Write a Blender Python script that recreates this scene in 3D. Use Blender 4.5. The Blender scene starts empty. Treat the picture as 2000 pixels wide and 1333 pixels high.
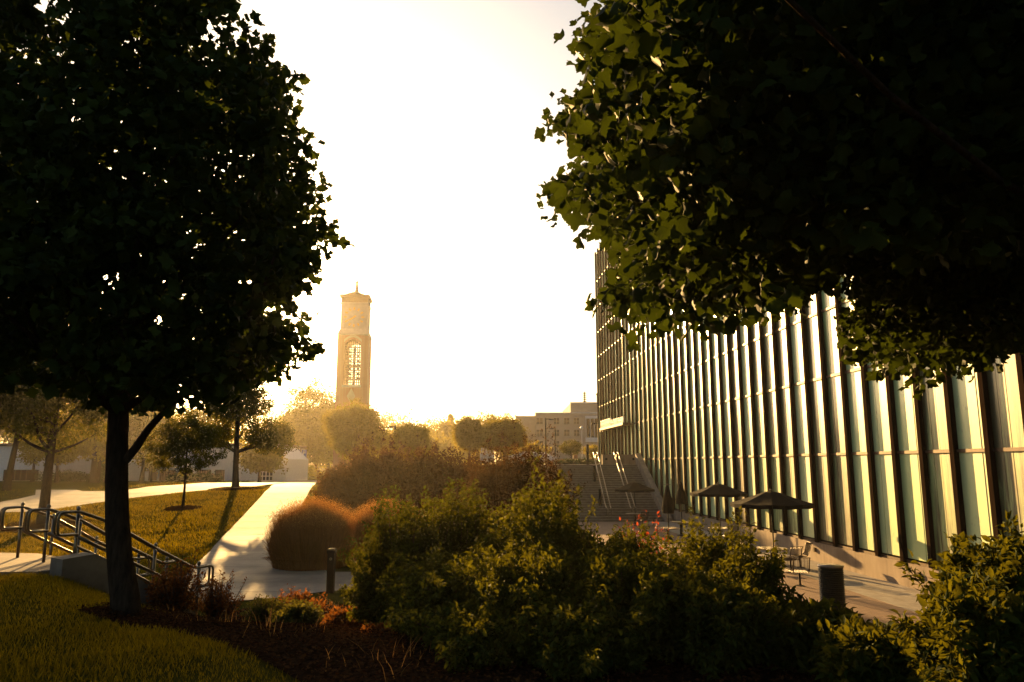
import bpy, math, random
import numpy as np
from mathutils import Vector, Matrix
R = math.radians
rng = np.random.default_rng(7)
random.seed(7)
sc = bpy.context.scene
COL = sc.collection

# ------------------------------------------------------------------ camera
CAMZ = 3.1; F = 1450.0; PITCH = R(9.4)
cam = bpy.data.cameras.new('camera'); camo = bpy.data.objects.new('camera', cam); COL.objects.link(camo)
camo.location = (0, 0, CAMZ); camo.rotation_euler = (R(90)+PITCH, 0, 0)
cam.sensor_width = 36; cam.lens = 36*F/2000; cam.clip_start = .05; cam.clip_end = 6000
sc.camera = camo
# ------------------------------------------------------------------ sky, sun, exposure
SUN_DIR = Vector((-.33, .9796, .2055)).normalized()
EL = math.asin(SUN_DIR.z); AZ = math.atan2(SUN_DIR.x, SUN_DIR.y)
w = bpy.data.worlds.new('World'); sc.world = w; w.use_nodes = True
nt = w.node_tree; nt.nodes.clear()
sky = nt.nodes.new('ShaderNodeTexSky'); sky.sky_type = 'NISHITA'; sky.sun_disc = False
sky.sun_elevation = EL; sky.sun_rotation = AZ; sky.air_density = 1.0; sky.dust_density = 4.0; sky.ozone_density = .6
bg = nt.nodes.new('ShaderNodeBackground'); bg.inputs['Strength'].default_value = 0.05
wo = nt.nodes.new('ShaderNodeOutputWorld')
nt.links.new(sky.outputs[0], bg.inputs[0]); nt.links.new(bg.outputs[0], wo.inputs[0])
sl = bpy.data.lights.new('sun', 'SUN'); sl.energy = 5.0; sl.angle = R(.5); sl.color = (1.0, .58, .19)
so = bpy.data.objects.new('sun', sl); COL.objects.link(so)
so.rotation_euler = (-SUN_DIR).to_track_quat('-Z', 'Y').to_euler(); so.location = SUN_DIR*200
sc.view_settings.view_transform = 'Standard'; sc.view_settings.look = 'None'
sc.view_settings.exposure = 1.75; sc.view_settings.gamma = 1.0
cy = sc.cycles
cy.max_bounces = 6; cy.diffuse_bounces = 1; cy.glossy_bounces = 2; cy.transmission_bounces = 4; cy.volume_bounces = 0
cy.transparent_max_bounces = 4; cy.use_denoising = True; cy.sample_clamp_indirect = 4.0

# ------------------------------------------------------------------ projection helpers
CP, SP = math.cos(PITCH), math.sin(PITCH)
def ray(px, py):
    u = (px-1000)/F; v = (666.5-py)/F
    return np.array([u, CP - v*SP, SP + v*CP])
def at(px, py, Y):
    d = ray(px, py); t = Y/d[1]; return np.array([d[0]*t, Y, CAMZ + d[2]*t])
def zat(py, Y): return at(1000, py, Y)[2]
def project(P):
    P = np.asarray(P, float); x = P[..., 0]; y = P[..., 1]; z = P[..., 2]-CAMZ
    dep = y*CP + z*SP; v = -y*SP + z*CP
    return 1000 + F*x/dep, 666.5 - F*v/dep, dep
def S(a, b, t):
    t = np.clip((t-a)/(b-a), 0, 1); return t*t*(3-2*t)
FX0 = 14.27; FS = -.0606
def facx(y): return FX0 + FS*y
def H(x, y):
    x = np.asarray(x, float); y = np.asarray(y, float)
    left = np.interp(y, [24, 27, 31, 38, 44, 48, 60, 80, 110], [0, .05, .28, .95, 1.5, 1.7, 1.65, 1.15, 1.1])
    low = -.8*S(1.6, 4.2, x)
    ramp = np.clip((y-53.5)/7.0, 0, 1)
    right = low + (3.0-low)*ramp
    mx = S(-10, -2, x)
    base = left*(1-mx) + np.where(y < 50, low*1.0, right)*mx
    a = np.interp(x, [-9, -7, -4, 0, 3, 6], [11.2, 11.0, 6.5, 6.0, 5.5, 5.0])
    b = np.interp(x, [-9, -7, -4, 0, 3, 6], [15.5, 15.8, 16.5, 16.0, 13.0, 12.0])
    s = S(0, 1, (y-a)/(b-a))
    return base + (1.5-base)*(1-s)
def h(x, y): return float(H(x, y))
def gp(px, py, dz=0.0):
    d = ray(px, py); d = d/d[1]; prev = 2.0
    for Y in np.arange(2, 400, .05):
        if CAMZ + d[2]*Y <= h(d[0]*Y, Y)+dz: return np.array([d[0]*Y, Y])
    return np.array([d[0]*200, 200])

# ------------------------------------------------------------------ materials
MAT = {}
def newmat(name):
    m = bpy.data.materials.new(name); m.use_nodes = True; n = m.node_tree; n.nodes.clear()
    out = n.nodes.new('ShaderNodeOutputMaterial'); MAT[name] = m; return m, n, out
def noise(n, scale, detail=5, rough=.6, coord='Object', mapscale=None):
    tc = n.nodes.new('ShaderNodeTexCoord'); t = n.nodes.new('ShaderNodeTexNoise')
    t.inputs['Scale'].default_value = scale; t.inputs['Detail'].default_value = detail; t.inputs['Roughness'].default_value = rough
    if mapscale:
        mp = n.nodes.new('ShaderNodeMapping'); mp.inputs['Scale'].default_value = mapscale
        n.links.new(tc.outputs[coord], mp.inputs[0]); n.links.new(mp.outputs[0], t.inputs[0])
    else: n.links.new(tc.outputs[coord], t.inputs[0])
    return t
def ramp(n, src, stops):
    r = n.nodes.new('ShaderNodeValToRGB'); e = r.color_ramp.elements
    e[0].position = stops[0][0]; e[0].color = (*stops[0][1], 1); e[1].position = stops[-1][0]; e[1].color = (*stops[-1][1], 1)
    for p, c in stops[1:-1]:
        k = e.new(p); k.color = (*c, 1)
    n.links.new(src, r.inputs[0]); return r
def pbr(name, stops, scale=8, rough=.8, metal=0, bump=.0, mapscale=None, bscale=None, spec=.25):
    m, n, out = newmat(name); p = n.nodes.new('ShaderNodeBsdfPrincipled')
    t = noise(n, scale, mapscale=mapscale); r = ramp(n, t.outputs[0], stops)
    n.links.new(r.outputs[0], p.inputs['Base Color']); p.inputs['Roughness'].default_value = rough
    p.inputs['Metallic'].default_value = metal; p.inputs['Specular IOR Level'].default_value = spec
    if bump:
        t2 = noise(n, bscale or scale*4, mapscale=mapscale); b = n.nodes.new('ShaderNodeBump')
        b.inputs['Strength'].default_value = bump; b.inputs['Distance'].default_value = .02
        n.links.new(t2.outputs[0], b.inputs['Height']); n.links.new(b.outputs[0], p.inputs['Normal'])
    if spec == 0:
        d = n.nodes.new('ShaderNodeBsdfDiffuse'); n.links.new(r.outputs[0], d.inputs[0])
        if bump: n.links.new(b.outputs[0], d.inputs['Normal'])
        n.links.new(d.outputs[0], out.inputs[0]); return m
    n.links.new(p.outputs[0], out.inputs[0]); return m
def foliage(name, dark, light, trans, tmix=.35, rough=.45, spec=.35):
    m, n, out = newmat(name); g = n.nodes.new('ShaderNodeNewGeometry')
    r = ramp(n, g.outputs['Random Per Island'], [(0, dark), (1, light)])
    p = n.nodes.new('ShaderNodeBsdfPrincipled'); p.inputs['Roughness'].default_value = rough; p.inputs['Specular IOR Level'].default_value = spec
    n.links.new(r.outputs[0], p.inputs['Base Color'])
    if spec == 0:
        p = n.nodes.new('ShaderNodeBsdfDiffuse'); n.links.new(r.outputs[0], p.inputs[0])
    tr = n.nodes.new('ShaderNodeBsdfTranslucent')
    r2 = ramp(n, g.outputs['Random Per Island'], [(0, tuple(c*.6 for c in trans)), (1, trans)]); n.links.new(r2.outputs[0], tr.inputs[0])
    mx = n.nodes.new('ShaderNodeMixShader'); mx.inputs[0].default_value = tmix
    n.links.new(p.outputs[0], mx.inputs[1]); n.links.new(tr.outputs[0], mx.inputs[2]); n.links.new(mx.outputs[0], out.inputs[0])
    return m
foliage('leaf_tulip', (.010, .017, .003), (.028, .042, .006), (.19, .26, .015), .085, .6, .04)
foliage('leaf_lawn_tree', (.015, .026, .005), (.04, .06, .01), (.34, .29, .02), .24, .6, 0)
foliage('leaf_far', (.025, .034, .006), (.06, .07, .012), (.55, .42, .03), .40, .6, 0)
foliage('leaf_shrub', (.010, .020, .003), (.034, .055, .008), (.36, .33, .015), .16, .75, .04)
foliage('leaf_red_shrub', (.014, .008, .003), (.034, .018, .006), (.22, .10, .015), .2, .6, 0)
foliage('leaf_low_plant', (.015, .03, .006), (.05, .06, .012), (.28, .24, .03), .22, .8, .05)
foliage('leaf_autumn', (.035, .015, .005), (.10, .04, .008), (.45, .15, .02), .28, .8, .05)
foliage('grass_russet', (.03, .016, .006), (.08, .04, .012), (.45, .17, .03), .28, .8, 0)
foliage('petal_red', (.25, .03, .01), (.45, .09, .02), (.5, .08, .02), .35)
foliage('grass_blade', (.014, .021, .003), (.042, .045, .005), (.60, .42, .01), .25, .8, 0)
foliage('grass_straw', (.12, .07, .025), (.22, .12, .04), (.55, .26, .06), .45, .6, 0)
foliage('mulch_chip', (.010, .006, .003), (.08, .034, .012), (.10, .04, .01), .08, .9, 0)
foliage('leaf_evergreen', (.012, .025, .008), (.03, .05, .012), (.12, .14, .02), .25)
pbr('bark', [(.3, (.02, .014, .01)), (.7, (.06, .042, .028))], 6, .9, 0, .9, (4, 4, .8), 14, 0)
pbr('stem', [(.3, (.05, .03, .02)), (.7, (.10, .06, .03))], 6, .8)
pbr('lawn_ground', [(.3, (.03, .032, .006)), (.6, (.055, .05, .009)), (.8, (.08, .065, .012))], 1.5, .95, 0, .8, None, 30, 0)
pbr('mulch_ground', [(.35, (.010, .006, .004)), (.65, (.04, .022, .012))], 18, .95, 0, 1.0, None, 40, 0)
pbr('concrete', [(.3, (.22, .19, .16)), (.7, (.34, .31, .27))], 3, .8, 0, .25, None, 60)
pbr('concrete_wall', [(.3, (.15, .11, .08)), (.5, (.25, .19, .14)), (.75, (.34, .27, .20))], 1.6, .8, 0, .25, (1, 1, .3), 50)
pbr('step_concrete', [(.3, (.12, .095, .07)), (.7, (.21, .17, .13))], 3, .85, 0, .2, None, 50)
pbr('fin_metal', [(.3, (.016, .010, .007)), (.7, (.032, .020, .013))], 5, .6, 0, 0, (1, 1, .2), None, 0)
pbr('transom_metal', [(.3, (.05, .03, .018)), (.7, (.12, .07, .04))], 9, .5, .2)
pbr('steel', [(.3, (.11, .09, .07)), (.7, (.20, .165, .125))], 9, .28, .9)
pbr('dark_metal', [(.3, (.012, .010, .008)), (.7, (.025, .02, .016))], 9, .45, .2)
pbr('chair_metal', [(.3, (.05, .035, .025)), (.7, (.09, .065, .045))], 9, .35, .5)
pbr('table_metal', [(.3, (.16, .12, .09)), (.7, (.24, .18, .13))], 9, .3, .6)
pbr('fabric', [(.3, (.006, .006, .006)), (.7, (.012, .010, .010))], 30, 1, 0, .2, None, None, .1)
pbr('tower_stone', [(.3, (.42, .38, .33)), (.7, (.52, .48, .42))], 2, .85)
pbr('gold', [(.3, (.65, .42, .10)), (.7, (.75, .50, .14))], 4, .35, .8)
pbr('roof_metal', [(.3, (.10, .07, .05)), (.7, (.15, .10, .07))], 4, .6)
pbr('white_paint', [(.3, (.62, .60, .56)), (.7, (.74, .72, .68))], 4, .6)
pbr('white_letters', [(.3, (.70, .70, .68)), (.7, (.8, .8, .78))], 4, .3)
pbr('beige_wall', [(.3, (.34, .27, .21)), (.7, (.42, .35, .28))], 1.2, .85)
pbr('window_dark', [(.3, (.02, .02, .022)), (.7, (.04, .04, .045))], 3, .15)
pbr('asphalt', [(.3, (.04, .04, .04)), (.7, (.06, .06, .058))], 6, .85)
pbr('car_paint', [(.3, (.7, .7, .7)), (.7, (.78, .78, .78))], 6, .25, 0, 0, None, None, .6)
pbr('rubber', [(.3, (.015, .015, .015)), (.7, (.025, .025, .025))], 6, .8)
pbr('brown_post', [(.3, (.018, .009, .006)), (.7, (.032, .015, .009))], 6, .6, 0, 0, None, None, .05)
pbr('banner_blue', [(.3, (.02, .05, .30)), (.7, (.03, .07, .38))], 4, .7)
pbr('glass_clear', [(.3, (.6, .6, .6)), (.7, (.7, .7, .7))], 4, .1)
def brickmat(name, c1, c2, mortar, sc_, bw, bh, rough=.85, bump=.3):
    m, n, out = newmat(name); tc = n.nodes.new('ShaderNodeTexCoord'); b = n.nodes.new('ShaderNodeTexBrick')
    b.inputs['Color1'].default_value = (*c1, 1); b.inputs['Color2'].default_value = (*c2, 1); b.inputs['Mortar'].default_value = (*mortar, 1)
    b.inputs['Scale'].default_value = sc_; b.inputs['Brick Width'].default_value = bw; b.inputs['Row Height'].default_value = bh; b.inputs['Mortar Size'].default_value = .008
    n.links.new(tc.outputs['UV'] if False else tc.outputs['Object'], b.inputs[0])
    p = n.nodes.new('ShaderNodeBsdfPrincipled'); p.inputs['Roughness'].default_value = rough
    n.links.new(b.outputs[0], p.inputs['Base Color']); n.links.new(p.outputs[0], out.inputs[0])
    bp = n.nodes.new('ShaderNodeBump'); bp.inputs['Strength'].default_value = bump; bp.inputs['Distance'].default_value = .01; bp.invert = True
    n.links.new(b.outputs['Fac'], bp.inputs['Height']); n.links.new(bp.outputs[0], p.inputs['Normal'])
    return m
brickmat('brick_paving', (.16, .09, .06), (.22, .13, .09), (.08, .06, .05), 1, .22, .11)
brickmat('tower_brick', (.30, .14, .08), (.36, .18, .11), (.34, .28, .22), 1, .4, .13)
# path concrete: joints across, stains
def pathmat():
    m, n, out = newmat('path_concrete'); p = n.nodes.new('ShaderNodeBsdfPrincipled'); p.inputs['Roughness'].default_value = .8; p.inputs['Specular IOR Level'].default_value = .3
    t = noise(n, .8, 8, .65); r = ramp(n, t.outputs[0], [(.3, (.16, .13, .10)), (.5, (.24, .20, .16)), (.7, (.32, .275, .22))])
    t2 = noise(n, 40, 3); mx = n.nodes.new('ShaderNodeMix'); mx.data_type = 'RGBA'; mx.blend_type = 'MULTIPLY'; mx.inputs[0].default_value = .35
    n.links.new(r.outputs[0], mx.inputs[6]); n.links.new(t2.outputs[0], mx.inputs[7])
    n.links.new(mx.outputs[2], p.inputs['Base Color'])
    b = n.nodes.new('ShaderNodeBump'); b.inputs['Strength'].default_value = .15; b.inputs['Distance'].default_value = .01
    n.links.new(t2.outputs[0], b.inputs['Height']); n.links.new(b.outputs[0], p.inputs['Normal']); n.links.new(p.outputs[0], out.inputs[0])
pathmat()
def glassmat():
    m, n, out = newmat('channel_glass'); p = n.nodes.new('ShaderNodeBsdfPrincipled'); p.inputs['Roughness'].default_value = .42
    p.inputs['IOR'].default_value = 1.7; p.inputs['Coat Weight'].default_value = .5; p.inputs['Coat Roughness'].default_value = .16; p.inputs['Coat IOR'].default_value = 1.6
    oi = n.nodes.new('ShaderNodeObjectInfo')
    base = ramp(n, oi.outputs['Random'], [(0, (.50, .66, .26)), (.5, (.58, .73, .34)), (1, (.66, .76, .40))])
    # vertical dirt streaks, heavier on some bays
    t = noise(n, 1.0, 8, .7, 'Object', (5, 5, .35)); t2 = noise(n, .35, 2, .5, 'Object', (1, 1, .25))
    sel = ramp(n, oi.outputs['Random'], [(.0, (1, 1, 1)), (.20, (.95, .95, .95)), (.24, (.5, .5, .5)), (.6, (.3, .3, .3))])
    ad = n.nodes.new('ShaderNodeMath'); ad.operation = 'MULTIPLY'; n.links.new(t.outputs[0], ad.inputs[0]); n.links.new(sel.outputs[0], ad.inputs[1])
    mul = n.nodes.new('ShaderNodeMath'); mul.operation = 'MULTIPLY'; n.links.new(ad.outputs[0], mul.inputs[0]); n.links.new(t2.outputs[0], mul.inputs[1])
    mask = ramp(n, mul.outputs[0], [(.12, (0, 0, 0)), (.235, (.97, .97, .97))])
    mx = n.nodes.new('ShaderNodeMix'); mx.data_type = 'RGBA'; n.links.new(mask.outputs[0], mx.inputs[0])
    n.links.new(base.outputs[0], mx.inputs[6]); mx.inputs[7].default_value = (.10, .085, .04, 1)
    # small spots
    t3 = noise(n, 3.5, 6, .75, 'Object', (1, 1, .5)); mk = ramp(n, t3.outputs[0], [(.60, (0, 0, 0)), (.74, (.8, .8, .8))])
    mx2 = n.nodes.new('ShaderNodeMix'); mx2.data_type = 'RGBA'; n.links.new(mk.outputs[0], mx2.inputs[0])
    n.links.new(mx.outputs[2], mx2.inputs[6]); mx2.inputs[7].default_value = (.16, .17, .09, 1)
    n.links.new(mx2.outputs[2], p.inputs['Base Color'])
    n.links.new(p.outputs[0], out.inputs[0])
glassmat()

# ------------------------------------------------------------------ object helpers
def tag(o, label=None, cat=None, group=None, kind=None):
    if label: o['label'] = label
    if cat: o['category'] = cat
    if group: o['group'] = group
    if kind: o['kind'] = kind
    return o
def empty(name, loc, label, cat, group=None, rz=0):
    o = bpy.data.objects.new(name, None); COL.objects.link(o); o.location = loc; o.rotation_euler = (0, 0, rz)
    o.empty_display_size = .2
    return tag(o, label, cat, group)
def link(name, me, mat, parent=None, smooth=False):
    if mat: me.materials.append(MAT[mat])
    if smooth: me.polygons.foreach_set('use_smooth', [True]*len(me.polygons))
    o = bpy.data.objects.new(name, me); COL.objects.link(o)
    if parent: o.parent = parent
    return o
def rawmesh(name, V, faces_flat, sizes):
    me = bpy.data.meshes.new(name); n = len(V); me.vertices.add(n); me.vertices.foreach_set('co', np.asarray(V, np.float32).ravel())
    sizes = np.asarray(sizes, np.int32); me.loops.add(int(sizes.sum())); me.loops.foreach_set('vertex_index', np.asarray(faces_flat, np.int32))
    me.polygons.add(len(sizes)); st = np.concatenate([[0], np.cumsum(sizes)[:-1]]).astype(np.int32)
    me.polygons.foreach_set('loop_start', st); me.polygons.foreach_set('loop_total', sizes)
    me.update(calc_edges=True); me.validate(); return me
class MB:
    def __init__(s): s.v = []; s.f = []
    def add(s, V, Fc):
        o = len(s.v); s.v += [tuple(map(float, p)) for p in V]; s.f += [tuple(i+o for i in f) for f in Fc]; return s
    def box(s, x0, x1, y0, y1, z0, z1):
        return s.add([(x0,y0,z0),(x1,y0,z0),(x1,y1,z0),(x0,y1,z0),(x0,y0,z1),(x1,y0,z1),(x1,y1,z1),(x0,y1,z1)],
                     [(0,3,2,1),(4,5,6,7),(0,1,5,4),(1,2,6,5),(2,3,7,6),(3,0,4,7)])
    def prism(s, poly, z0, z1):
        n = len(poly); V = [(x, y, z0) for x, y in poly]+[(x, y, z1) for x, y in poly]
        return s.add(V, [tuple(range(n))[::-1], tuple(range(n, 2*n))]+[(i, (i+1) % n, n+(i+1) % n, n+i) for i in range(n)])
    def hexa(s, P): # 8 points bottom 4 / top 4
        return s.add(P, [(0,3,2,1),(4,5,6,7),(0,1,5,4),(1,2,6,5),(2,3,7,6),(3,0,4,7)])
    def tube(s, pts, rad, n=10, cap=True, closed=False):
        pts = [Vector(p) for p in pts]; m = len(pts)
        rads = rad if hasattr(rad, '__len__') else [rad]*m
        V = []; prev = None
        for i, p in enumerate(pts):
            if closed: t = (pts[(i+1) % m]-pts[i-1])
            else: t = (pts[min(i+1, m-1)]-pts[max(i-1, 0)])
            if t.length < 1e-9: t = Vector((0, 0, 1))
            t.normalize()
            if prev is None:
                a = Vector((0, 0, 1)) if abs(t.z) < .9 else Vector((1, 0, 0)); u = t.cross(a).normalized()
            else:
                u = prev - t*prev.dot(t); u = u.normalized() if u.length > 1e-6 else t.cross(Vector((0, 0, 1))).normalized()
            prev = u; v = t.cross(u)
            for k in range(n):
                a = 2*math.pi*k/n; V.append(p + (u*math.cos(a)+v*math.sin(a))*rads[i])
        Fc = []
        for i in range(m if closed else m-1):
            j = (i+1) % m
            for k in range(n): Fc.append((i*n+k, i*n+(k+1) % n, j*n+(k+1) % n, j*n+k))
        if cap and not closed: Fc += [tuple(range(n))[::-1], tuple((m-1)*n+k for k in range(n))]
        return s.add(V, Fc)
    def lathe(s, prof, cx=0, cy=0, n=20, ph=0):
        V = []
        for r, z in prof:
            for k in range(n):
                a = 2*math.pi*k/n+ph; V.append((cx+r*math.cos(a), cy+r*math.sin(a), z))
        m = len(prof); Fc = [(i*n+k, i*n+(k+1) % n, (i+1)*n+(k+1) % n, (i+1)*n+k) for i in range(m-1) for k in range(n)]
        Fc += [tuple(range(n))[::-1], tuple((m-1)*n+k for k in range(n))]
        return s.add(V, Fc)
    def build(s, name, mat, parent=None, smooth=False):
        me = bpy.data.meshes.new(name); me.from_pydata(s.v, [], s.f); me.update()
        return link(name, me, mat, parent, smooth)
def fillet(pts, r=.06, k=4):
    pts = [Vector(p) for p in pts]; out = [pts[0]]
    for i in range(1, len(pts)-1):
        a = pts[i-1]-pts[i]; b = pts[i+1]-pts[i]; d = min(r, a.length*.45, b.length*.45); A = pts[i]+a.normalized()*d; B = pts[i]+b.normalized()*d
        for j in range(k+1):
            t = j/k; out.append(A*(1-t)**2 + pts[i]*2*t*(1-t) + B*t*t)
    return out+[pts[-1]]
def copy_tree(o, parent=None):
    c = o.copy(); COL.objects.link(c)
    if parent: c.parent = parent
    for ch in list(o.children): copy_tree(ch, c)
    return c

# leaf templates: verts, faces; x across, y along, z normal
def T_tulip(fold=.22, curl=.25, skew=0.0, wid=1.0):
    half = [(.10, -.045), (.26, -.03), (.50, .13), (.42, .24), (.35, .38), (.43, .58), (.45, .78), (.30, .74), (.16, .80)]
    V = [(0, 0, 0), (0, .35, 0), (0, .72, 0)] + [(x*wid, y, fold*x) for x, y in half] + [(-x*wid*(1-skew), y+skew*.2*x, fold*x) for x, y in half]
    V = [(x, y, z-curl*(y-.3)**2+.05*math.sin(9*y+5*x)) for x, y, z in V]
    return np.array(V), [(0, 3, 4, 5, 6, 7, 1), (1, 7, 8, 9, 10, 11, 2), (0, 1, 16, 15, 14, 13, 12), (1, 2, 20, 19, 18, 17, 16)]
TUL = [T_tulip(), T_tulip(.55, .6, .1, .9), T_tulip(-.2, .9, -.1), T_tulip(.9, .3, 0, .8), T_tulip(.35, -.5, .15, 1.05)]
def T_ovate(w=.27, curl=.25):
    V = [(0, 0, 0), (w*.85, .28, .10), (w*.8, .62, .08), (0, 1, -curl*.6), (-w*.8, .62, .08), (-w*.85, .28, .10), (0, .5, 0)]
    return np.array(V), [(0, 1, 2, 6), (6, 2, 3), (0, 6, 4, 5), (6, 3, 4)]
def T_diamond(w=.3):
    return np.array([(0, 0, 0), (w, .45, .08), (0, 1, -.05), (-w, .45, .08)]), [(0, 1, 2), (0, 2, 3)]
def T_blade(w=.05, bend=.25):
    V = [(-w, 0, 0), (w, 0, 0), (w*.8, .5, bend*.25), (-w*.8, .5, bend*.25), (0, 1, bend)]
    return np.array(V), [(0, 1, 2, 3), (3, 2, 4)]
def frames(Yd, Nn):
    Yd = Yd/np.linalg.norm(Yd, axis=1, keepdims=True)
    X = np.cross(Yd, Nn); X /= np.maximum(np.linalg.norm(X, axis=1, keepdims=True), 1e-6); Z = np.cross(X, Yd)
    return np.stack([X, Yd, Z], axis=2)
def inst(name, tmpl, P, M, scl, mat, parent=None):
    tl = tmpl if isinstance(tmpl, list) else [tmpl]; VV, LL, SS, off = [], [], [], 0
    scl = np.asarray(scl)*np.ones(len(P)); which = np.arange(len(P)) % len(tl)
    for q, (TV, TF) in enumerate(tl):
        m = which == q; N = int(m.sum()); k = len(TV)
        if not N: continue
        V = np.einsum('nij,kj->nki', M[m], TV)*scl[m].reshape(-1, 1, 1) + P[m][:, None, :]
        flat = np.concatenate([np.array(f) for f in TF]); sizes = np.array([len(f) for f in TF])
        LL.append((flat[None, :] + off + (np.arange(N)*k)[:, None]).ravel()); VV.append(V.reshape(-1, 3)); SS.append(np.tile(sizes, N)); off += N*k
    return link(name, rawmesh(name, np.concatenate(VV), np.concatenate(LL), np.concatenate(SS)), mat, parent)
def unit(n):
    v = rng.normal(size=(n, 3)); return v/np.linalg.norm(v, axis=1, keepdims=True)
def leaf_cloud(name, centers, crad, per, size, tmpl, mat, parent, keep=None, flat=.9, droop=.3, outward=None):
    N = len(centers)*per
    C = np.repeat(centers, per, axis=0); cr = np.repeat(np.asarray(crad)*np.ones(len(centers)), per)
    d = unit(N); P = C + d*(cr*rng.random(N)**.45)[:, None]*np.array([1, 1, .75])
    yd = d*.6 + unit(N)*.8 + np.array([0, 0, -droop]); nn = unit(N) + np.array([0, 0, flat])
    s = size*rng.uniform(.65, 1.15, N)
    if keep is not None:
        k = keep(P); P, yd, nn, s = P[k], yd[k], nn[k], s[k]
    return inst(name, tmpl, P, frames(yd, nn), s, mat, parent)
def inpoly(px, py, poly):
    poly = np.array(poly, float); r = np.zeros(px.shape, bool); j = len(poly)-1
    for i in range(len(poly)):
        xi, yi = poly[i]; xj, yj = poly[j]
        c = ((yi > py) != (yj > py)) & (px < (xj-xi)*(py-yi)/(yj-yi+1e-12)+xi); r ^= c; j = i
    return r
def limb(mb, a, b, r0, r1, wob=.08, seg=7, sag=.0, n=8):
    a = Vector(a); b = Vector(b); L = (b-a).length; pts = []; rs = []
    w1 = Vector(unit(1)[0])*wob*L; w2 = Vector(unit(1)[0])*wob*L*.6
    for i in range(seg+1):
        t = i/seg; p = a.lerp(b, t) + w1*math.sin(math.pi*t) + w2*math.sin(2*math.pi*t) + Vector((0, 0, sag*L*math.sin(math.pi*t)))
        pts.append(p); rs.append(r0+(r1-r0)*t)
    mb.tube(pts, rs, n); return pts
def trunk_mb(x, y, z0, z1, r, lean=(0, 0), flare=1.5, seg=14, n=14, wob=.25, curve=None):
    mb = MB(); pts = []; rs = []
    ph = rng.uniform(0, 6, 3)
    for i in range(seg+1):
        t = i/seg; z = z0-.25+(z1-z0+.25)*t
        pts.append((x+(curve(z) if curve else 0)+lean[0]*t+r*wob*math.sin(5*t+ph[0]), y+lean[1]*t+r*wob*math.sin(4*t+ph[1]), z))
        fl = 1+(flare-1)*math.exp(-max(0, z-z0)/(r*1.6))
        rs.append(r*fl*(1-.72*t))
    mb.tube(pts, rs, n); return mb, pts, rs

# ==================================================================  SETTING
def grid_axis(segs):
    out = []
    for a, b, st in segs: out += list(np.arange(a, b, st))
    out.append(segs[-1][1]); return np.array(out)
gx = grid_axis([(-600, -100, 50), (-100, -30, 5), (-30, -12, 1.5), (-12, 14, .4), (14, 40, 4), (40, 600, 56)])
gy = grid_axis([(-60, -4, 8), (-4, 24, .4), (24, 50, 1.5), (50, 64, .5), (64, 120, 3), (120, 1400, 80)])
GX, GY = np.meshgrid(gx, gy); GZ = H(GX, GY)-.03
nx, ny = len(gx), len(gy); V = np.stack([GX, GY, GZ], -1).reshape(-1, 3)
I = np.arange(nx*ny).reshape(ny, nx); Q = np.stack([I[:-1, :-1], I[:-1, 1:], I[1:, 1:], I[1:, :-1]], -1).reshape(-1, 4)
ter = link('ground', rawmesh('ground', V, Q.ravel(), np.full(len(Q), 4)), 'lawn_ground', None, True)
tag(ter, 'grassy ground of the campus, from the dark foreground slope to the horizon', None, None, 'structure'); ter['category'] = 'ground'

def sheet(name, poly, mat, dz, label, step=.6, slab=0.0):
    """flat surface following the terrain, cut from a fine grid clipped by the polygon (world xy)"""
    import bmesh
    poly = [tuple(p) for p in poly]; xs = [p[0] for p in poly]; ys = [p[1] for p in poly]
    bm = bmesh.new(); vs = [bm.verts.new((x, y, 0)) for x, y in poly]; f = bm.faces.new(vs)
    bmesh.ops.triangulate(bm, faces=[f])
    for ax, lo, hi in ((0, min(xs), max(xs)), (1, min(ys), max(ys))):
        c = lo+step
        while c < hi:
            co = (c, 0, 0) if ax == 0 else (0, c, 0); no = (1, 0, 0) if ax == 0 else (0, 1, 0)
            bmesh.ops.bisect_plane(bm, geom=bm.verts[:]+bm.edges[:]+bm.faces[:], plane_co=co, plane_no=no, dist=1e-5); c += step
    for v in bm.verts: v.co.z = h(v.co.x, v.co.y)+dz
    bmesh.ops.recalc_face_normals(bm, faces=bm.faces[:])
    for f in bm.faces:
        if f.normal.z < 0: f.normal_flip()
    me = bpy.data.meshes.new(name); bm.to_mesh(me); bm.free(); o = link(name, me, mat)
    tag(o, label, None, None, 'structure'); return o
def G(*pts): return [tuple(gp(*p)) for p in pts]
# main path
ml = G((300, 1150), (352, 1132), (385, 1100), (433, 1050), (482, 1000), (508, 972), (527, 953))
mr = G((612, 949), (600, 968), (590, 985), (585, 1010), (583, 1040), (590, 1080), (640, 1117), (760, 1118), (900, 1118))
near = G((900, 1150), (760, 1148), (640, 1155), (540, 1168), (440, 1176), (380, 1180), (300, 1175))
main = ml + G((535, 946), (625, 942)) + mr + near
sheet('path', main, 'path_concrete', -.004, 'pale concrete footpath running away from the stair foot past the grass clump', 1.2)
up = G((625, 938), (500, 940.5), (355, 947), (265, 955), (222, 960), (162, 960), (150, 957), (70, 957), (69, 967), (40, 974), (0, 981), (-200, 992))
lo = G((-200, 1008), (0, 1001), (75, 1000), (170, 985), (265, 972), (355, 962), (500, 950), (536, 945), (625, 941))
sheet('path', up+lo, 'path_concrete', .0, 'wide concrete walk curving left across the lawn in front of the white buildings', 2.0)
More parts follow.
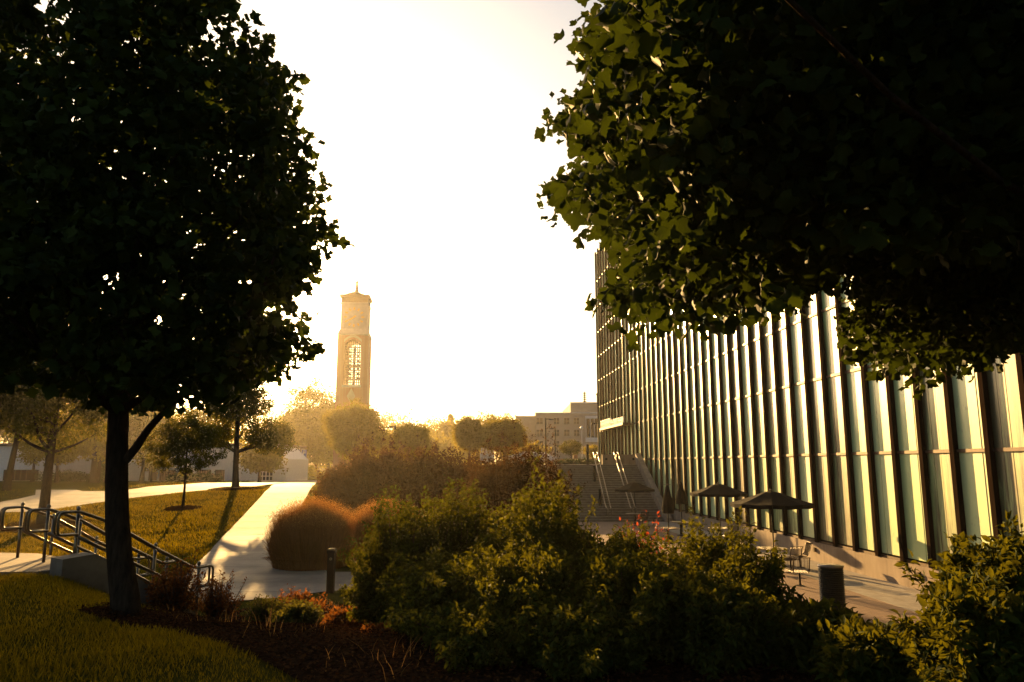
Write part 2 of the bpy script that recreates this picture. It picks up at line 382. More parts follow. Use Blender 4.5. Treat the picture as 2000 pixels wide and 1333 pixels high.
# control joints as recessed dark strips on main path
jb = MB()
for yy in np.arange(19, 52, 1.5):
    k = np.array(ml)[1:]; kr = np.array(mr[:7])[::-1]
    xl = np.interp(yy, k[:, 1], k[:, 0]); xr = np.interp(yy, kr[:, 1], kr[:, 0])
    n = 8
    for q in range(n):
        xa = xl+(xr-xl)*q/n; xb = xl+(xr-xl)*(q+1)/n; za = h(xa, yy)+.004; zb = h(xb, yy)+.004; wd = .016
        jb.add([(xa, yy-wd, za), (xb, yy-wd, zb), (xb, yy+wd, zb), (xa, yy+wd, za)], [(0, 1, 2, 3)])
tag(jb.build('path_joints', 'asphalt'), 'dark joint lines across the pale footpath', None, None, 'structure')
# plaza: brick field and concrete band along the plinth
ys = np.arange(13.5, 52.1, 3.5)
brick = [(4.3, 13.5)] + [(facx(y)-2.3, y) for y in ys] + [(facx(52)-2.3, 52.1), (4.3, 52.1)]
bo = MB(); bo.prism(brick, -.95, -.79); tag(bo.build('plaza', 'brick_paving'), 'red brick paving of the sunken plaza', None, None, 'structure')
bo = MB(); bo.prism([(facx(13.5)-2.3, 13.5), (facx(13.5)-.1, 13.5), (facx(52.1)-.1, 52.1), (facx(52.1)-2.3, 52.1)], -.95, -.785)
tag(bo.build('pavement', 'concrete'), 'plain concrete band between the brick plaza and the glass building', None, None, 'structure')
# upper terrace pavement behind the steps
bo = MB(); bo.prism([(2.6, 60.0), (10.5, 60.0), (9.3, 82), (2.6, 82)], 2.8, 3.052)
tag(bo.build('terrace', 'concrete'), 'concrete landing at the head of the wide steps', None, None, 'structure')
sheet('road', [(-6, 84), (30, 84), (30, 93), (-6, 93)], 'asphalt', .03, 'parking road behind the top of the wide steps', 3)
# mulch bed, foreground
bed = [(-5.05, 9.0), (-4.5, 8.6), (-3.6, 8.2), (-2.9, 7.5), (-2.2, 6.7), (-1.5, 5.8), (-1.1, 4.6), (-.9, 3.0), (12, 3.0), (12, 12), (4.2, 13.2), (4.2, 15.5), (1.5, 16.6), (-3.4, 17.3), (-5.2, 17.6), (-6.2, 16.4), (-5.6, 14.6), (-5.3, 12.6), (-5.15, 9.9)]
def inbed(P): return inpoly(P[:, 0], P[:, 1], bed)
sheet('mulch_bed', bed, 'mulch_ground', -.012, 'dark wood mulch bed on the slope between the lawn and the path', .5)

# ==================================================================  GRASS AND MULCH (stuff)
def grass(name, n, region, hgt, label, test, mat='grass_blade', w=.05, clumps=True, bend=.3):
    x = rng.uniform(region[0], region[1], n); y = rng.uniform(region[2], region[3], n)
    k = test(x, y); x, y = x[k], y[k]; n = len(x)
    P = np.stack([x, y, H(x, y)-.03], 1); a = rng.uniform(0, 2*np.pi, n)
    yd = np.stack([np.cos(a)*.35, np.sin(a)*.35, np.ones(n)], 1)+rng.normal(size=(n, 3))*.12
    nn = np.stack([np.cos(a), np.sin(a), np.zeros(n)], 1)
    patch = .85+.3*np.sin(x*1.7+np.sin(y*1.3)*2)*np.sin(y*1.1+1.3)
    o = inst(name, T_blade(w, bend), P, frames(yd, nn), hgt*rng.uniform(.5, 1.2, n)*patch, mat)
    return tag(o, label, 'grass', None, 'stuff')
ND = lambda x, y: ~inpoly(x, y, bed)
grass('lawn_grass', 130000, (-7.5, .5, 2.6, 12.5), .085, 'short dark grass on the shaded foreground slope', lambda x, y: ND(x, y) & (x > -.75*y-1.2) & (x < 0.1*y))
mainp = np.array(main); leftp = np.array(up+lo)
lawnpoly = ml[1:] + list(reversed(G((0, 1001), (75, 1000), (170, 985), (265, 972), (355, 962), (500, 950)))) + [(-40, 30), (-18, 16.6), (-9, 17)]
lw = G((-60, 1003), (0, 1001), (75, 1000), (170, 985), (265, 972), (355, 962), (500, 950), (527, 953), (508, 972), (482, 1000), (433, 1050), (385, 1100), (352, 1132)) + [(-10, 17.2), (-22, 16.6)]
grass('lawn_grass', 330000, (-34, -5, 16.5, 53), .13, 'sunlit golden lawn between the footpath and the curving walk', lambda x, y: inpoly(x, y, lw) & (rng.random(len(x)) < np.clip(26/y, .3, 1)), w=.08)
iso = G((-60, 955), (66, 957), (67, 966), (40, 972), (0, 979), (-60, 985))
grass('lawn_grass', 60000, (-70, -20, 35, 90), .12, 'small oval of lawn at the far left beside the walk', lambda x, y: inpoly(x, y, iso), w=.09)
up2 = G((625, 937), (500, 939.5), (355, 946), (265, 954), (222, 959), (170, 959), (170, 953), (265, 948), (400, 941), (520, 936), (620, 934))
grass('lawn_grass', 60000, (-75, -8, 35, 110), .14, 'thin strip of lawn beyond the walk in front of the white buildings', lambda x, y: inpoly(x, y, up2), w=.1)
rg = G((612, 949), (600, 968), (590, 985), (585, 1010), (583, 1040), (700, 1040), (700, 949))
grass('lawn_grass', 40000, (-20, 0, 22, 65), .12, 'strip of sunlit lawn right of the footpath beside the dark shrubs', lambda x, y: inpoly(x, y, rg), w=.09)
# mulch chips
n = 80000; x = rng.uniform(-6.3, 4.4, n); y = rng.uniform(4.5, 17.6, n); k = inpoly(x, y, bed) & (rng.random(n) < np.clip(10/y, .3, 1)); x, y = x[k], y[k]
P = np.stack([x, y, H(x, y)+.02], 1); nn = unit(len(x))*.6+np.array([0, 0, 1]); o = inst('mulch_chips', T_diamond(.28), P, frames(unit(len(x))*np.array([1, 1, .35]), nn), rng.uniform(.02, .06, len(x)), 'mulch_chip')
tag(o, 'loose bark chips and fallen leaves strewn over the mulch bed', 'mulch', None, 'stuff')
# sprouting weeds in the bed front
grass('ground_cover', 2600, (-6, 1, 4.6, 17.5), .30, 'straw coloured grass tufts sprouting through the mulch bed', lambda x, y: inpoly(x, y, bed) & ((np.sin(x*2.3+1)*np.sin(y*1.7) > .45) | (y > 16.2)), 'grass_straw', .022)

# ==================================================================  BUILDINGS
def pt_fac(y, off, z): # point in front (off>0 towards plaza) of the facade at station y
    nrm = Vector((-1, FS, 0)).normalized(); return (facx(y)+nrm.x*off, y+nrm.y*off, z)
B = empty('glass_building', (facx(50), 50, 0), 'tall building with dark vertical fins and pale green channel glass, right of the steps', 'building')
inv = Matrix.Translation((-facx(50), -50, 0))
def addB(mb, name, mat, label=None):
    o = mb.build(name, mat, B); o.data.transform(inv)
    if label: o['label'] = label
    return o
Y0, Y1, DY = 8.35, 79.85, 1.5; TOP = 26.3
nb = int(round((Y1-Y0)/DY))
rails = [3.47, 6.5, 9.15, 12.0, 14.6, 17.3, 20.1, 23.0]
def fbox(mb, ya, yb, o0, o1, z0, z1):
    P = [pt_fac(ya, o0, z0), pt_fac(yb, o0, z0), pt_fac(yb, o1, z0), pt_fac(ya, o1, z0)]
    mb.hexa(P+[(p[0], p[1], z1) for p in P])
mb = MB(); fbox(mb, Y0-.2, Y1+.2, -24, -.16, -.9, TOP-.05); addB(mb, 'building_body', 'fin_metal')
mb = MB()
mb = MB(); fbox(mb, Y0, 53.6, -.15, .12, -1.0, -.03); addB(mb, 'plinth', 'concrete_wall')
FD = .13; FT = .15
for i in range(nb+1):
    y = Y0+i*DY; mb = MB(); fbox(mb, y-FT/2, y+FT/2, -.10, FD, -.02, TOP+.15)
    fbox(mb, y-FT/2-.02, y+FT/2+.02, FD+.002, FD+.03, -.02, TOP+.15)
    addB(mb, 'fin', 'fin_metal')
zs = [0.06]+rails+[TOP-.1]
for i in range(nb):
    y = Y0+i*DY; mb = MB()
    for a, b in zip(zs[:-1], zs[1:]):
        # four shallow glass channels per bay, with real joints
        m_ = 4; wd = (DY-FT-.02)/m_
        for q in range(m_):
            ya = y+FT/2+.01+q*wd; off = .0+.006*math.sin(i*3+q*2.1)
            fbox(mb, ya+.004, ya+wd-.004, -.08, off, a+.05, b-.04)
    addB(mb, 'glass_bay', 'channel_glass')
for zz in [0.0]+rails+[TOP-.12]:
    mb = MB()
    for i in range(nb):
        y = Y0+i*DY; fbox(mb, y+FT/2+.002, y+DY-FT/2-.002, -.09, .055, zz-.045, zz+.055)
    addB(mb, 'transom', 'transom_metal')
# plinth lights
for yy in (40.5, 31.0, 24.0):
    mb = MB(); c = pt_fac(yy, .12, -.32); mb.tube([c, pt_fac(yy, .2, -.32)], .09, 14); addB(mb, 'wall_light', 'steel')
# letter shelf far along the facade
mb = MB(); fbox(mb, 64.2, 75.8, FD+.05, FD+.75, 6.42, 6.62); addB(mb, 'sign_shelf', 'transom_metal')
yy = 64.6; k = 0
while yy < 75.4:
    wd = rng.uniform(.28, .5); tall = .78 if yy > 70.2 else .56
    mb = MB()
    fbox(mb, yy, yy+.10, FD+.5, FD+.62, 6.622, 6.622+tall); fbox(mb, yy+wd-.1, yy+wd, FD+.5, FD+.62, 6.622, 6.622+tall*.98)
    if k % 3 != 1: fbox(mb, yy+.102, yy+wd-.102, FD+.5, FD+.62, 6.622+tall*.45, 6.622+tall*.62)
    if k % 2: fbox(mb, yy+.102, yy+wd-.102, FD+.5, FD+.62, 6.622+tall*.84, 6.622+tall*.98)
    addB(mb, 'letter', 'white_letters'); yy += wd+.17; k += 1

# wide steps
ST = empty('wide_steps', (7, 52, -.79), 'broad flight of brown concrete steps rising to the terrace beside the glass building', 'steps')
nst = 24; mb = MB(); z0 = -.79
for i in range(nst):
    ya = 52.0+8.0*i/nst; z1 = z0+3.84*(i+1)/nst; xr_ = facx(ya)-.75
    mb.box(2.7-7, xr_-7, ya-52, 60.0-52 if i == nst-1 else ya-52+8.0/nst+.02, -.3, z1-z0)
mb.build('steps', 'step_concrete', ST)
mb = MB()
for i in range(nst):
    ya = 52.0+8.0*i/nst; z1 = z0+3.84*(i+1)/nst; mb.box(2.7-7, facx(ya)-.75-7, ya-52-.006, ya-52-.002, z1-z0-.035, z1-z0-.004)
mb.build('nosing', 'concrete', ST)
# cheek wall along the building side
CW = MB(); a, b = 50.6, 61.0
for (ya, yb) in ((51.4, 60.2),):
    xa = facx(ya)-.74; xb = facx(yb)-.74; xa2 = facx(ya)-.34; xb2 = facx(yb)-.34
    CW.hexa([(xa, ya, -.8), (xa2, ya, -.8), (xb2, yb, -.8), (xb, yb, -.8), (xa, ya, -.5), (xa2, ya, -.5), (xb2, yb, 3.95), (xb, yb, 3.95)])
o = CW.build('side_wall', 'concrete_wall'); tag(o, 'sloping concrete side wall between the wide steps and the fins', 'wall')
pa = at(1176, 907, 61.2); pb = at(1247, 888, 61.2)
mb = MB(); mb.box(pa[0], facx(61.2)-.5, 61.0, 61.35, 3.0, pb[2]); LW = mb.build('parapet_wall', 'concrete_wall')
tag(LW, 'low orange lit concrete wall with two round lights at the head of the steps', 'wall')
for px in (1184, 1237):
    c = at(px, 897, 61.0); mb = MB(); mb.tube([(c[0], 61.0, c[2]), (c[0], 60.93, c[2])], .1, 12); q = mb.build('round_light', 'dark_metal', LW)

# bell tower
TY = 107.0; tx = at(692.3, 700, TY)[0]
TW = empty('clock_tower', (tx, TY, h(tx, TY)-.3), 'tall brick bell tower with a pale clock stage, curved cap and thin spire', 'tower', None, R(4.5))
hb = h(tx, TY)-.3; TZ = lambda py: zat(py, TY-2.2)-hb
pxm = (TY-2.2)/F/1.0
W2 = 60*pxm/2*1.0
zsh = TZ(655); ztop0 = TZ(594); zcap = TZ(575)
za, zb = TZ(752), TZ(672); ow = 15.2*pxm
cxo = 0.0
def tb(mb, name, mat): return mb.build(name, mat, TW)
mb = MB() # shaft with real openings front and back
mb.box(-W2, W2, -W2, W2, 0, za)
mb.box(-W2, W2, -W2, W2, zb+.9, zsh)
for s in (-1, 1):
    xs0, xs1 = (-W2, -ow) if s < 0 else (ow, W2)
    mb.box(xs0, xs1, -W2, W2, za+.002, zb+.898)
# arch heads
for yy0, yy1 in ((-W2, -W2+.5), (W2-.5, W2)):
    for k in range(8):
        x0 = -ow+2*ow*k/8; x1 = x0+2*ow/8; xm = abs((x0+x1)/2)/ow
        mb.box(x0+.001, x1-.001, yy0+.002, yy1-.002, zb+.9-(.25+.6*xm*xm), zb+.897)
tb(mb, 'brick_shaft', 'tower_brick')
mb = MB()
for k in range(10):
    t0 = -1.12+2.24*k/10; t1 = t0+.224; f = lambda t: zb+.95-.55*t*t
    mb.hexa([(t0*ow, -W2-.06, f(t0)), (t1*ow, -W2-.06, f(t1)), (t1*ow, -W2-.002, f(t1)), (t0*ow, -W2-.002, f(t0)),
             (t0*ow, -W2-.06, f(t0)+.35), (t1*ow, -W2-.06, f(t1)+.35), (t1*ow, -W2-.002, f(t1)+.35), (t0*ow, -W2-.002, f(t0)+.35)])
tb(mb, 'arch', 'beige_wall')
mb = MB(); mb.box(-ow-.25, ow+.25, -W2-.08, -W2-.002, za-.35, za-.02); tb(mb, 'sill', 'tower_stone')
# bell frame lattice
for yy in (-W2+.7, W2-.7):
    mb = MB()
    for k in range(9):
        x0 = -ow+2*ow*k/8; mb.box(x0-.05, x0+.05, yy-.05, yy+.05, za, zb+.5)
    for k in range(17):
        z = za+(zb-za)*k/16; mb.box(-ow, ow, yy-.052, yy+.052, z-.05, z+.05)
    tb(mb, 'lattice', 'roof_metal')
for k in range(7):
    z = za+1.0+(zb-za-1.4)*k/7
    for xx in (-.62, 0.0, .62):
        s = .36-.02*k; mb = MB(); mb.lathe([(.04, z+s*1.3), (s*.45, z+s*1.2), (s*.6, z+s*.6), (s, z)], xx*ow*.9, 0, 12); tb(mb, 'bell', 'roof_metal')
mb = MB(); mb.box(-ow, ow, -.08, .08, (za+zb)/2-.1, (za+zb)/2+.1); mb.box(-.12, .12, -.12, .12, za, zb); tb(mb, 'bell_beam', 'roof_metal')
zd = TZ(774); s = .75; mb = MB()
for k in range(4):
    a0 = k*math.pi/2; 
mb.add([(0, -W2-.05, zd-s*1.5), (s*.8, -W2-.05, zd), (0, -W2-.05, zd+s*1.5), (-s*.8, -W2-.05, zd), (0, -W2-.001, zd-s*1.5), (s*.8, -W2-.001, zd), (0, -W2-.001, zd+s*1.5), (-s*.8, -W2-.001, zd)],
       [(0, 1, 2, 3), (0, 4, 5, 1), (1, 5, 6, 2), (2, 6, 7, 3), (3, 7, 4, 0)]); tb(mb, 'diamond', 'beige_wall')
W3 = 52*pxm/2
mb = MB(); mb.lathe([(W2*1.414*1.0, zsh+.003), (W2*1.414*1.03, zsh+.18), (W3*1.414*1.08, zsh+.75), (W3*1.414, zsh+1.0)], 0, 0, 4, math.pi/4); tb(mb, 'cornice', 'tower_stone')
mb = MB(); mb.box(-W3+.02, W3-.02, -W3+.02, W3-.02, zsh+.9, ztop0)
for s in (-1, 1):
    for r in (-1, 1): mb.box(s*W3-.2*(s+1)-.0 if s > 0 else -W3, s*W3 if s > 0 else -W3+.4, -W3-.05 if r < 0 else W3-.35, -W3+.35 if r < 0 else W3+.05, zsh+1.0, ztop0-.01)
mb.box(-W3-.08, W3+.08, -W3-.08, W3+.08, ztop0+.002, ztop0+.3); tb(mb, 'clock_stage', 'tower_stone')
zc = (TZ(619)); rc = 1.25
CF = MB(); CF.tube([(0, -W3-.01, zc), (0, -W3-.05, zc)], rc*1.12, 40); cf = tb(CF, 'clock_face', 'tower_stone')
for k in range(12):
    a = k*math.pi/6; r = rc; mb = MB(); x0, z0_ = r*math.sin(a), r*math.cos(a)
    dx, dz = math.sin(a), math.cos(a); px_, pz_ = dz, -dx; L, wd = .2, .11
    P = [(x0-dx*L-px_*wd, z0_-dz*L-pz_*wd), (x0-dx*L+px_*wd, z0_-dz*L+pz_*wd), (x0+dx*L+px_*wd, z0_+dz*L+pz_*wd), (x0+dx*L-px_*wd, z0_+dz*L-pz_*wd)]
    mb.hexa([(p[0], -W3-.055, zc+p[1]) for p in P]+[(p[0], -W3-.11, zc+p[1]) for p in P]); mb.build('numeral', 'gold', cf)
for a, L, wd in ((math.radians(240), 1.05, .09), (math.radians(232), .75, .12)):
    dx, dz = math.sin(a), math.cos(a); px_, pz_ = dz, -dx; mb = MB()
    P = [(-dx*.3-px_*wd, -dz*.3-pz_*wd), (-dx*.3+px_*wd, -dz*.3+pz_*wd), (dx*L+px_*wd*.5, dz*L+pz_*wd*.5), (dx*L-px_*wd*.5, dz*L-pz_*wd*.5)]
    off = .12 if L > 1 else .14
    mb.hexa([(p[0], -W3-off, zc+p[1]) for p in P]+[(p[0], -W3-off-.02, zc+p[1]) for p in P]); mb.build('clock_hand', 'gold', cf)
W4 = W3+.02
mb = MB(); mb.box(-W4, W4, -W4, W4, ztop0+.302, zcap-.35); mb.box(-W4-.22, W4+.22, -W4-.22, W4+.22, zcap-.348, zcap)
tb(mb, 'cap_stage', 'roof_metal')
mb = MB(); prof = []
for k in range(15):
    t = -1+2*k/14; prof.append((t*W4*.98, .45*(math.cos(t*math.pi)+1)/2))
for y0_, y1_ in ((-W4*.98, W4*.98),):
    n_ = len(prof); V_ = [(x, y0_, zcap+.002+z) for x, z in prof]+[(x, y1_, zcap+.002+z) for x, z in prof]
    mb.add(V_, [(i, i+1, n_+i+1, n_+i) for i in range(n_-1)]+[tuple(range(n_))[::-1], tuple(range(n_, 2*n_))])
    V_ = [(y, x, z) for x, y, z in V_]; V_ = [(a*.999, b*.999, c+.004) for a, b, c in V_]
    mb.add(V_, [(i, i+1, n_+i+1, n_+i) for i in range(n_-1)]+[tuple(range(n_))[::-1], tuple(range(n_, 2*n_))])
tb(mb, 'curved_roof', 'roof_metal')
mb = MB(); zt = TZ(537); zr = zcap+.4
mb.lathe([(.6, zr), (.36, zr+.3), (.24, zr+.8), (.17, zt-.95), (.16, zt-.75), (.27, zt-.62), (.15, zt-.48), (.1, zt-.4), (.06, zt)], 0, 0, 10)
tb(mb, 'spire', 'roof_metal')

# far office building on the right
FY = 150.0
fb = h(5, FY)
x0 = at(1007, 840, FY)[0]; x1 = at(1046, 840, FY)[0]; x2 = at(1115, 840, FY)[0]; x3 = 34.0
OB = empty('office_building', (x1, FY, fb), 'pale beige office block with square windows behind the lamp posts', 'building')
def ob(mb, name, mat, par=None): o = mb.build(name, mat, par or OB); return o
X = lambda x: x-x1
zl, zm, zu = zat(812, FY)-fb, zat(808, FY)-fb, zat(788, FY)-fb
mb = MB(); mb.box(X(x0), -.02, 1.2, 22, 0, zl); mb.box(0, X(x3), 0, 25, 0, zm); mb.box(X(x2), X(x3), .4, 25, zm+.002, zu); ob(mb, 'wall', 'beige_wall')
mb = MB(); mb.box(-.1, X(x3), -.12, .4, zm-.001+.004, zm+.2); mb.box(X(x2)-.08, X(x3), .3, .8, zu+.003, zu+.25); ob(mb, 'parapet', 'white_paint')
for row, (ya, yb) in enumerate(((817, 829), (840, 852), (862, 874))):
    for c, (pa_, pb_) in enumerate(((1048, 1060), (1082, 1092), (1102, 1112), (1121, 1131))):
        wx0, wx1 = X(at(pa_, 840, FY)[0]), X(at(pb_, 840, FY)[0]); z1_, z0_ = zat(ya, FY)-fb, zat(yb, FY)-fb
        mb = MB(); mb.box(wx0, wx1, -.06, -.004, z0_, z1_); wo_ = ob(mb, 'window', 'window_dark')
        mb = MB(); mb.box(wx0-.08, wx1+.08, -.14, -.003, z0_-.16, z0_-.003); mb.box((wx0+wx1)/2-.04, (wx0+wx1)/2+.04, -.1, -.062, z0_, z1_); mb.box(wx0, wx1, -.1, -.064, (z0_+z1_)/2-.04, (z0_+z1_)/2+.04); ob(mb, 'frame', 'beige_wall', wo_)
wx0 = X(at(1144, 840, FY)[0]); wz1, wz0 = zat(818, FY)-fb, zat(855, FY)-fb
mb = MB(); mb.box(wx0, wx0+11, -.12, -.004, wz0, wz1); cwn = ob(mb, 'curtain_window', 'window_dark')
mb = MB()
for k in range(14): mb.box(wx0+k*.82, wx0+k*.82+.12, -.25, -.13, wz0, wz1)
mb.box(wx0-.1, wx0+11, -.3, -.005, wz1+.003, wz1+.5); mb.box(wx0-.1, wx0+11, -.3, -.005, wz0-.9, wz0-.003); ob(mb, 'frame', 'white_paint', cwn)
mb = MB(); ax = X(at(1145, 800, FY)[0]); mb.tube([(ax, 3, zu), (ax, 3, zu+.5)], .1, 8)
zk = zat(783, FY)-fb
for k in range(5): mb.lathe([(.25, zk+k*.42), (.42, zk+k*.42+.06), (.42, zk+k*.42+.14), (.22, zk+k*.42+.2)], ax, 3, 12)
mb.tube([(ax, 3, zu), (ax, 3, zk+2.1)], .12, 8); ob(mb, 'roof_siren', 'dark_metal')
mb = MB(); ax = X(at(1170, 800, FY)[0]); mb.tube([(ax, 3, zu), (ax, 3, zat(766, FY)-fb)], .09, 8); mb.box(ax-.25, ax+.25, 2.8, 3.2, zat(770, FY)-fb, zat(766, FY)-fb); ob(mb, 'antenna', 'dark_metal')

# white buildings on the left
WY = 90.0
xa = at(-260, 900, WY)[0]; xb = at(531, 900, WY)[0]; zb0 = h(-45, WY)-.2; ztop = zat(872, WY)
WB = empty('long_white_building', ((xa+xb)/2, WY, zb0), 'long low white building with dark bays half hidden behind the lawn trees', 'building')
ox = (xa+xb)/2
mb = MB(); mb.box(xa-ox, xb-ox, 0, 14, 0, ztop-zb0); mb.build('wall', 'white_paint', WB)
mb = MB(); mb.box(xa-ox-.2, xb-ox+.2, -.3, 14.2, ztop-zb0+.003, ztop-zb0+.35); mb.build('roof', 'roof_metal', WB)
for pa_, pb_ in ((-60, -10), (10, 78), (293, 309), (314, 345), (355, 378), (386, 414), (422, 440)):
    wx0, wx1 = at(pa_, 900, WY)[0]-ox, at(pb_, 900, WY)[0]-ox; z1_ = zat(918, WY)-zb0
    mb = MB(); mb.box(wx0, wx1, -.05, -.004, 0.2, z1_); d_ = mb.build('bay_door', 'brown_post', WB)
    mb = MB()
    for q in range(1, 6): mb.box(wx0+(wx1-wx0)*q/6-.06, wx0+(wx1-wx0)*q/6+.06, -.1, -.052, .2, z1_)
    mb.build('frame', 'roof_metal', d_)
GYy = 86.0
ga, gb_ = at(500, 900, GYy)[0], at(560.5, 900, GYy)[0]; gz = h(-27, GYy)-.2; ox2 = (ga+gb_)/2
GB = empty('gabled_white_building', (ox2, GYy, gz), 'small white building with a sloping gable and gridded window left of the banner post', 'building')
e_ = zat(897, GYy)-gz; pk = zat(872, GYy)-gz; wl, wr = ga-ox2, gb_-ox2
mb = MB(); prof = [(wl, 0), (wr, 0), (wr, e_), (wr-1.6, pk), (wl, pk)]
mb.add([(x, 0, z) for x, z in prof]+[(x, 9, z) for x, z in prof], [(0, 1, 2, 3, 4), (9, 8, 7, 6, 5)]+[(i, 5+i, 5+(i+1) % 5, (i+1) % 5) for i in range(5)]); mb.build('wall', 'white_paint', GB)
w0, w1 = at(508, 900, GYy)[0]-ox2, at(535, 900, GYy)[0]-ox2; z1_ = zat(905, GYy)-gz
mb = MB(); mb.box(w0, w1, -.06, -.003, .3, z1_); wn = mb.build('window', 'window_dark', GB); mb = MB()
for q in range(5): mb.box(w0+(w1-w0)*q/4-.04, w0+(w1-w0)*q/4+.04, -.1, -.062, .3, z1_)
for q in range(5): mb.box(w0, w1, -.098, -.061, .3+(z1_-.3)*q/4-.04, .3+(z1_-.3)*q/4+.04)
mb.build('frame', 'white_paint', wn)

# ==================================================================  TREES
def tree(name, label, x, y, z0, hgt, r, ell, nclump, per, lsize, lmat, tmpl, crad=.5, limbs=10, lean=(0, 0), group=None, shell=.55, fork=None, cat='tree', flat=.9):
    """ell: list of (cx,cy,cz,rx,ry,rz) relative to the base"""
    t = empty(name, (x, y, z0), label, cat, group)
    mb, pts, rs = trunk_mb(0, 0, 0, hgt*.86, r, lean)
    vol = np.array([e[3]*e[4]*e[5] for e in ell]); vol = vol/vol.sum(); C = []
    for i in range(nclump):
        e = ell[rng.choice(len(ell), p=vol)]; d = unit(1)[0]; rr = shell+(1-shell)*rng.random()**.6 if rng.random() < .75 else rng.random()**.5
        C.append((e[0]+d[0]*e[3]*rr, e[1]+d[1]*e[4]*rr, e[2]+d[2]*e[5]*rr))
    C = np.array(C)
    idx = rng.choice(len(C), min(limbs, len(C)), replace=False)
    for i in idx:
        c = C[i]; zz = max(hgt*.18, min(hgt*.75, c[2]-abs(np.hypot(c[0], c[1]))*.55)); k = int(np.clip(zz/(hgt*.86)*len(pts), 2, len(pts)-2))
        limb(mb, pts[k], c, rs[k]*.5, r*.05, .07, 6)
    if fork:
        for (fx, fy, fz) in fork: limb(mb, pts[3], (fx, fy, fz), r*.62, r*.15, .05, 7)
    mb.build('trunk', 'bark', t, True)
    leaf_cloud('crown', C, crad*rng.uniform(.6, 1.3, len(C)), per, lsize, tmpl, lmat, t, None, flat)
    return t
DI = T_diamond(.32)
def by_px(px, Y): return at(px, 900, Y)[0]

# --- left big tulip tree
LX, LY = -4.64, 9.4; LZ = h(LX, LY)
polyL = [(-900, -900), (300, -900), (400, -200), (455, 0), (468, 45), (520, 85), (572, 160), (572, 230), (592, 270), (616, 320), (606, 375), (645, 432), (630, 500), (598, 545), (578, 580), (598, 620), (622, 655), (588, 705), (520, 742), (470, 765), (420, 800), (350, 792), (300, 815), (262, 820), (200, 800), (90, 770), (0, 775), (-120, 760), (-400, 640), (-900, 300)]
LT = empty('tulip_tree', (LX, LY, LZ), 'big dark leafy tree left of the footpath with the sun breaking through its edge', 'tree')
mb, pts, rs = trunk_mb(0, 0, 0, 8.6, .152, (-.10, .1), 1.25, 20, 18, .12, lambda z: -.34*(1-math.exp(-max(z, 0)/1.1)))
# keep projected trunk at photo place
N0 = 5200; X_ = rng.uniform(-2.9, 2.9, (N0, 3)); X_[:, 2] = rng.uniform(.9, 9.6, N0)
def Rz(z): return np.interp(z, [.8, 1.6, 3.5, 5.5, 7.5, 8.8, 9.8], [1.3, 2.35, 2.75, 2.6, 2.1, 1.5, .5])
rr = np.hypot(X_[:, 0], X_[:, 1]); ok = rr < Rz(X_[:, 2]); X_ = X_[ok]
Wd = X_+np.array([LX, LY, LZ]); px_, py_, _ = project(Wd)
# pull in by clump radius so that the silhouette stays ragged but placed
big = inpoly(px_+44, py_, polyL) & inpoly(px_+10, py_+36, polyL) & inpoly(px_+24, py_-24, polyL)
rim = inpoly(px_+10, py_, polyL) & inpoly(px_+2, py_+12, polyL) & inpoly(px_+6, py_-8, polyL) & ~big
RM = X_[rim][:620]; RM = RM*(1+rng.exponential(.035, (len(RM), 1))*np.array([1, 1, .3])); X_ = X_[big]
rr = np.hypot(X_[:, 0], X_[:, 1])/Rz(X_[:, 2]); X_ = X_[rng.random(len(X_)) < .35+.65*rr**1.5][:1250]
# rim clumps following the right outline
def Lkeep(P):
    px, py, _ = project(P+np.array([LX, LY, LZ])); g = np.hypot(px-522, py-606) > 11
    return g
hi = np.flatnonzero(X_[:, 2] > 3.5)
for i in rng.choice(hi, 46, replace=False):
    c = X_[i]; zz = max(2.7, min(7.6, c[2]-np.hypot(c[0], c[1])*.7)); k = int(np.clip(zz/8.6*20, 3, 18)); limb(mb, pts[k], c, rs[k]*.42, .012, .07, 7)
limb(mb, (-.24, 0, 1.78), (.10, .06, 2.30), .058, .042, .03, 7)      # the low right-hand branch
limb(mb, (.10, .06, 2.30), (.75, .3, 3.4), .042, .012, .05, 6)
mb.build('trunk', 'bark', LT, True)
LC = np.concatenate([X_, RM, RM]); LR = np.concatenate([.36*rng.uniform(.6, 1.3, len(X_)), .14*rng.uniform(.6, 1.3, 2*len(RM))])
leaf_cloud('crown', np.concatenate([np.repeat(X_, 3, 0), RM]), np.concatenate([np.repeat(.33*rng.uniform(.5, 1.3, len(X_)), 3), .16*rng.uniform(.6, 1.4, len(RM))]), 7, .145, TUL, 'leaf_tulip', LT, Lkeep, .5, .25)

# --- right tulip tree, trunk beyond the frame
RX, RY = 7.4, 8.2; RZ = h(RX, RY)
polyR = [(1165, -700), (1168, 0), (1178, 30), (1112, 60), (1108, 100), (1175, 160), (1150, 190), (1080, 185), (1072, 260), (1118, 300), (1092, 350), (1062, 375), (1062, 430), (1135, 430), (1190, 440), (1158, 480), (1205, 530), (1185, 560), (1200, 625), (1268, 645), (1310, 605), (1360, 612), (1430, 632), (1520, 612), (1600, 575), (1650, 545), (1660, 600), (1630, 640), (1628, 700), (1690, 715), (1745, 752), (1800, 735), (1850, 745), (1905, 728), (2000, 700), (2600, 700), (3200, 300), (3200, -1500), (1165, -1500)]
RT = empty('tulip_tree', (RX, RY, RZ), 'overhanging dark branches with large lobed leaves at the upper right, before the glass building', 'tree')
N0 = 60000; lo_ = np.array([-3.5, -4.0, 2.9]); hi_ = np.array([13.5, 13, 11.5]); Wd = rng.uniform(lo_, hi_, (N0, 3))
d2 = ((Wd[:, 0]-5.0)/8.0)**2+((Wd[:, 1]-5.5)/8.2)**2+((Wd[:, 2]-6.6)/4.8)**2
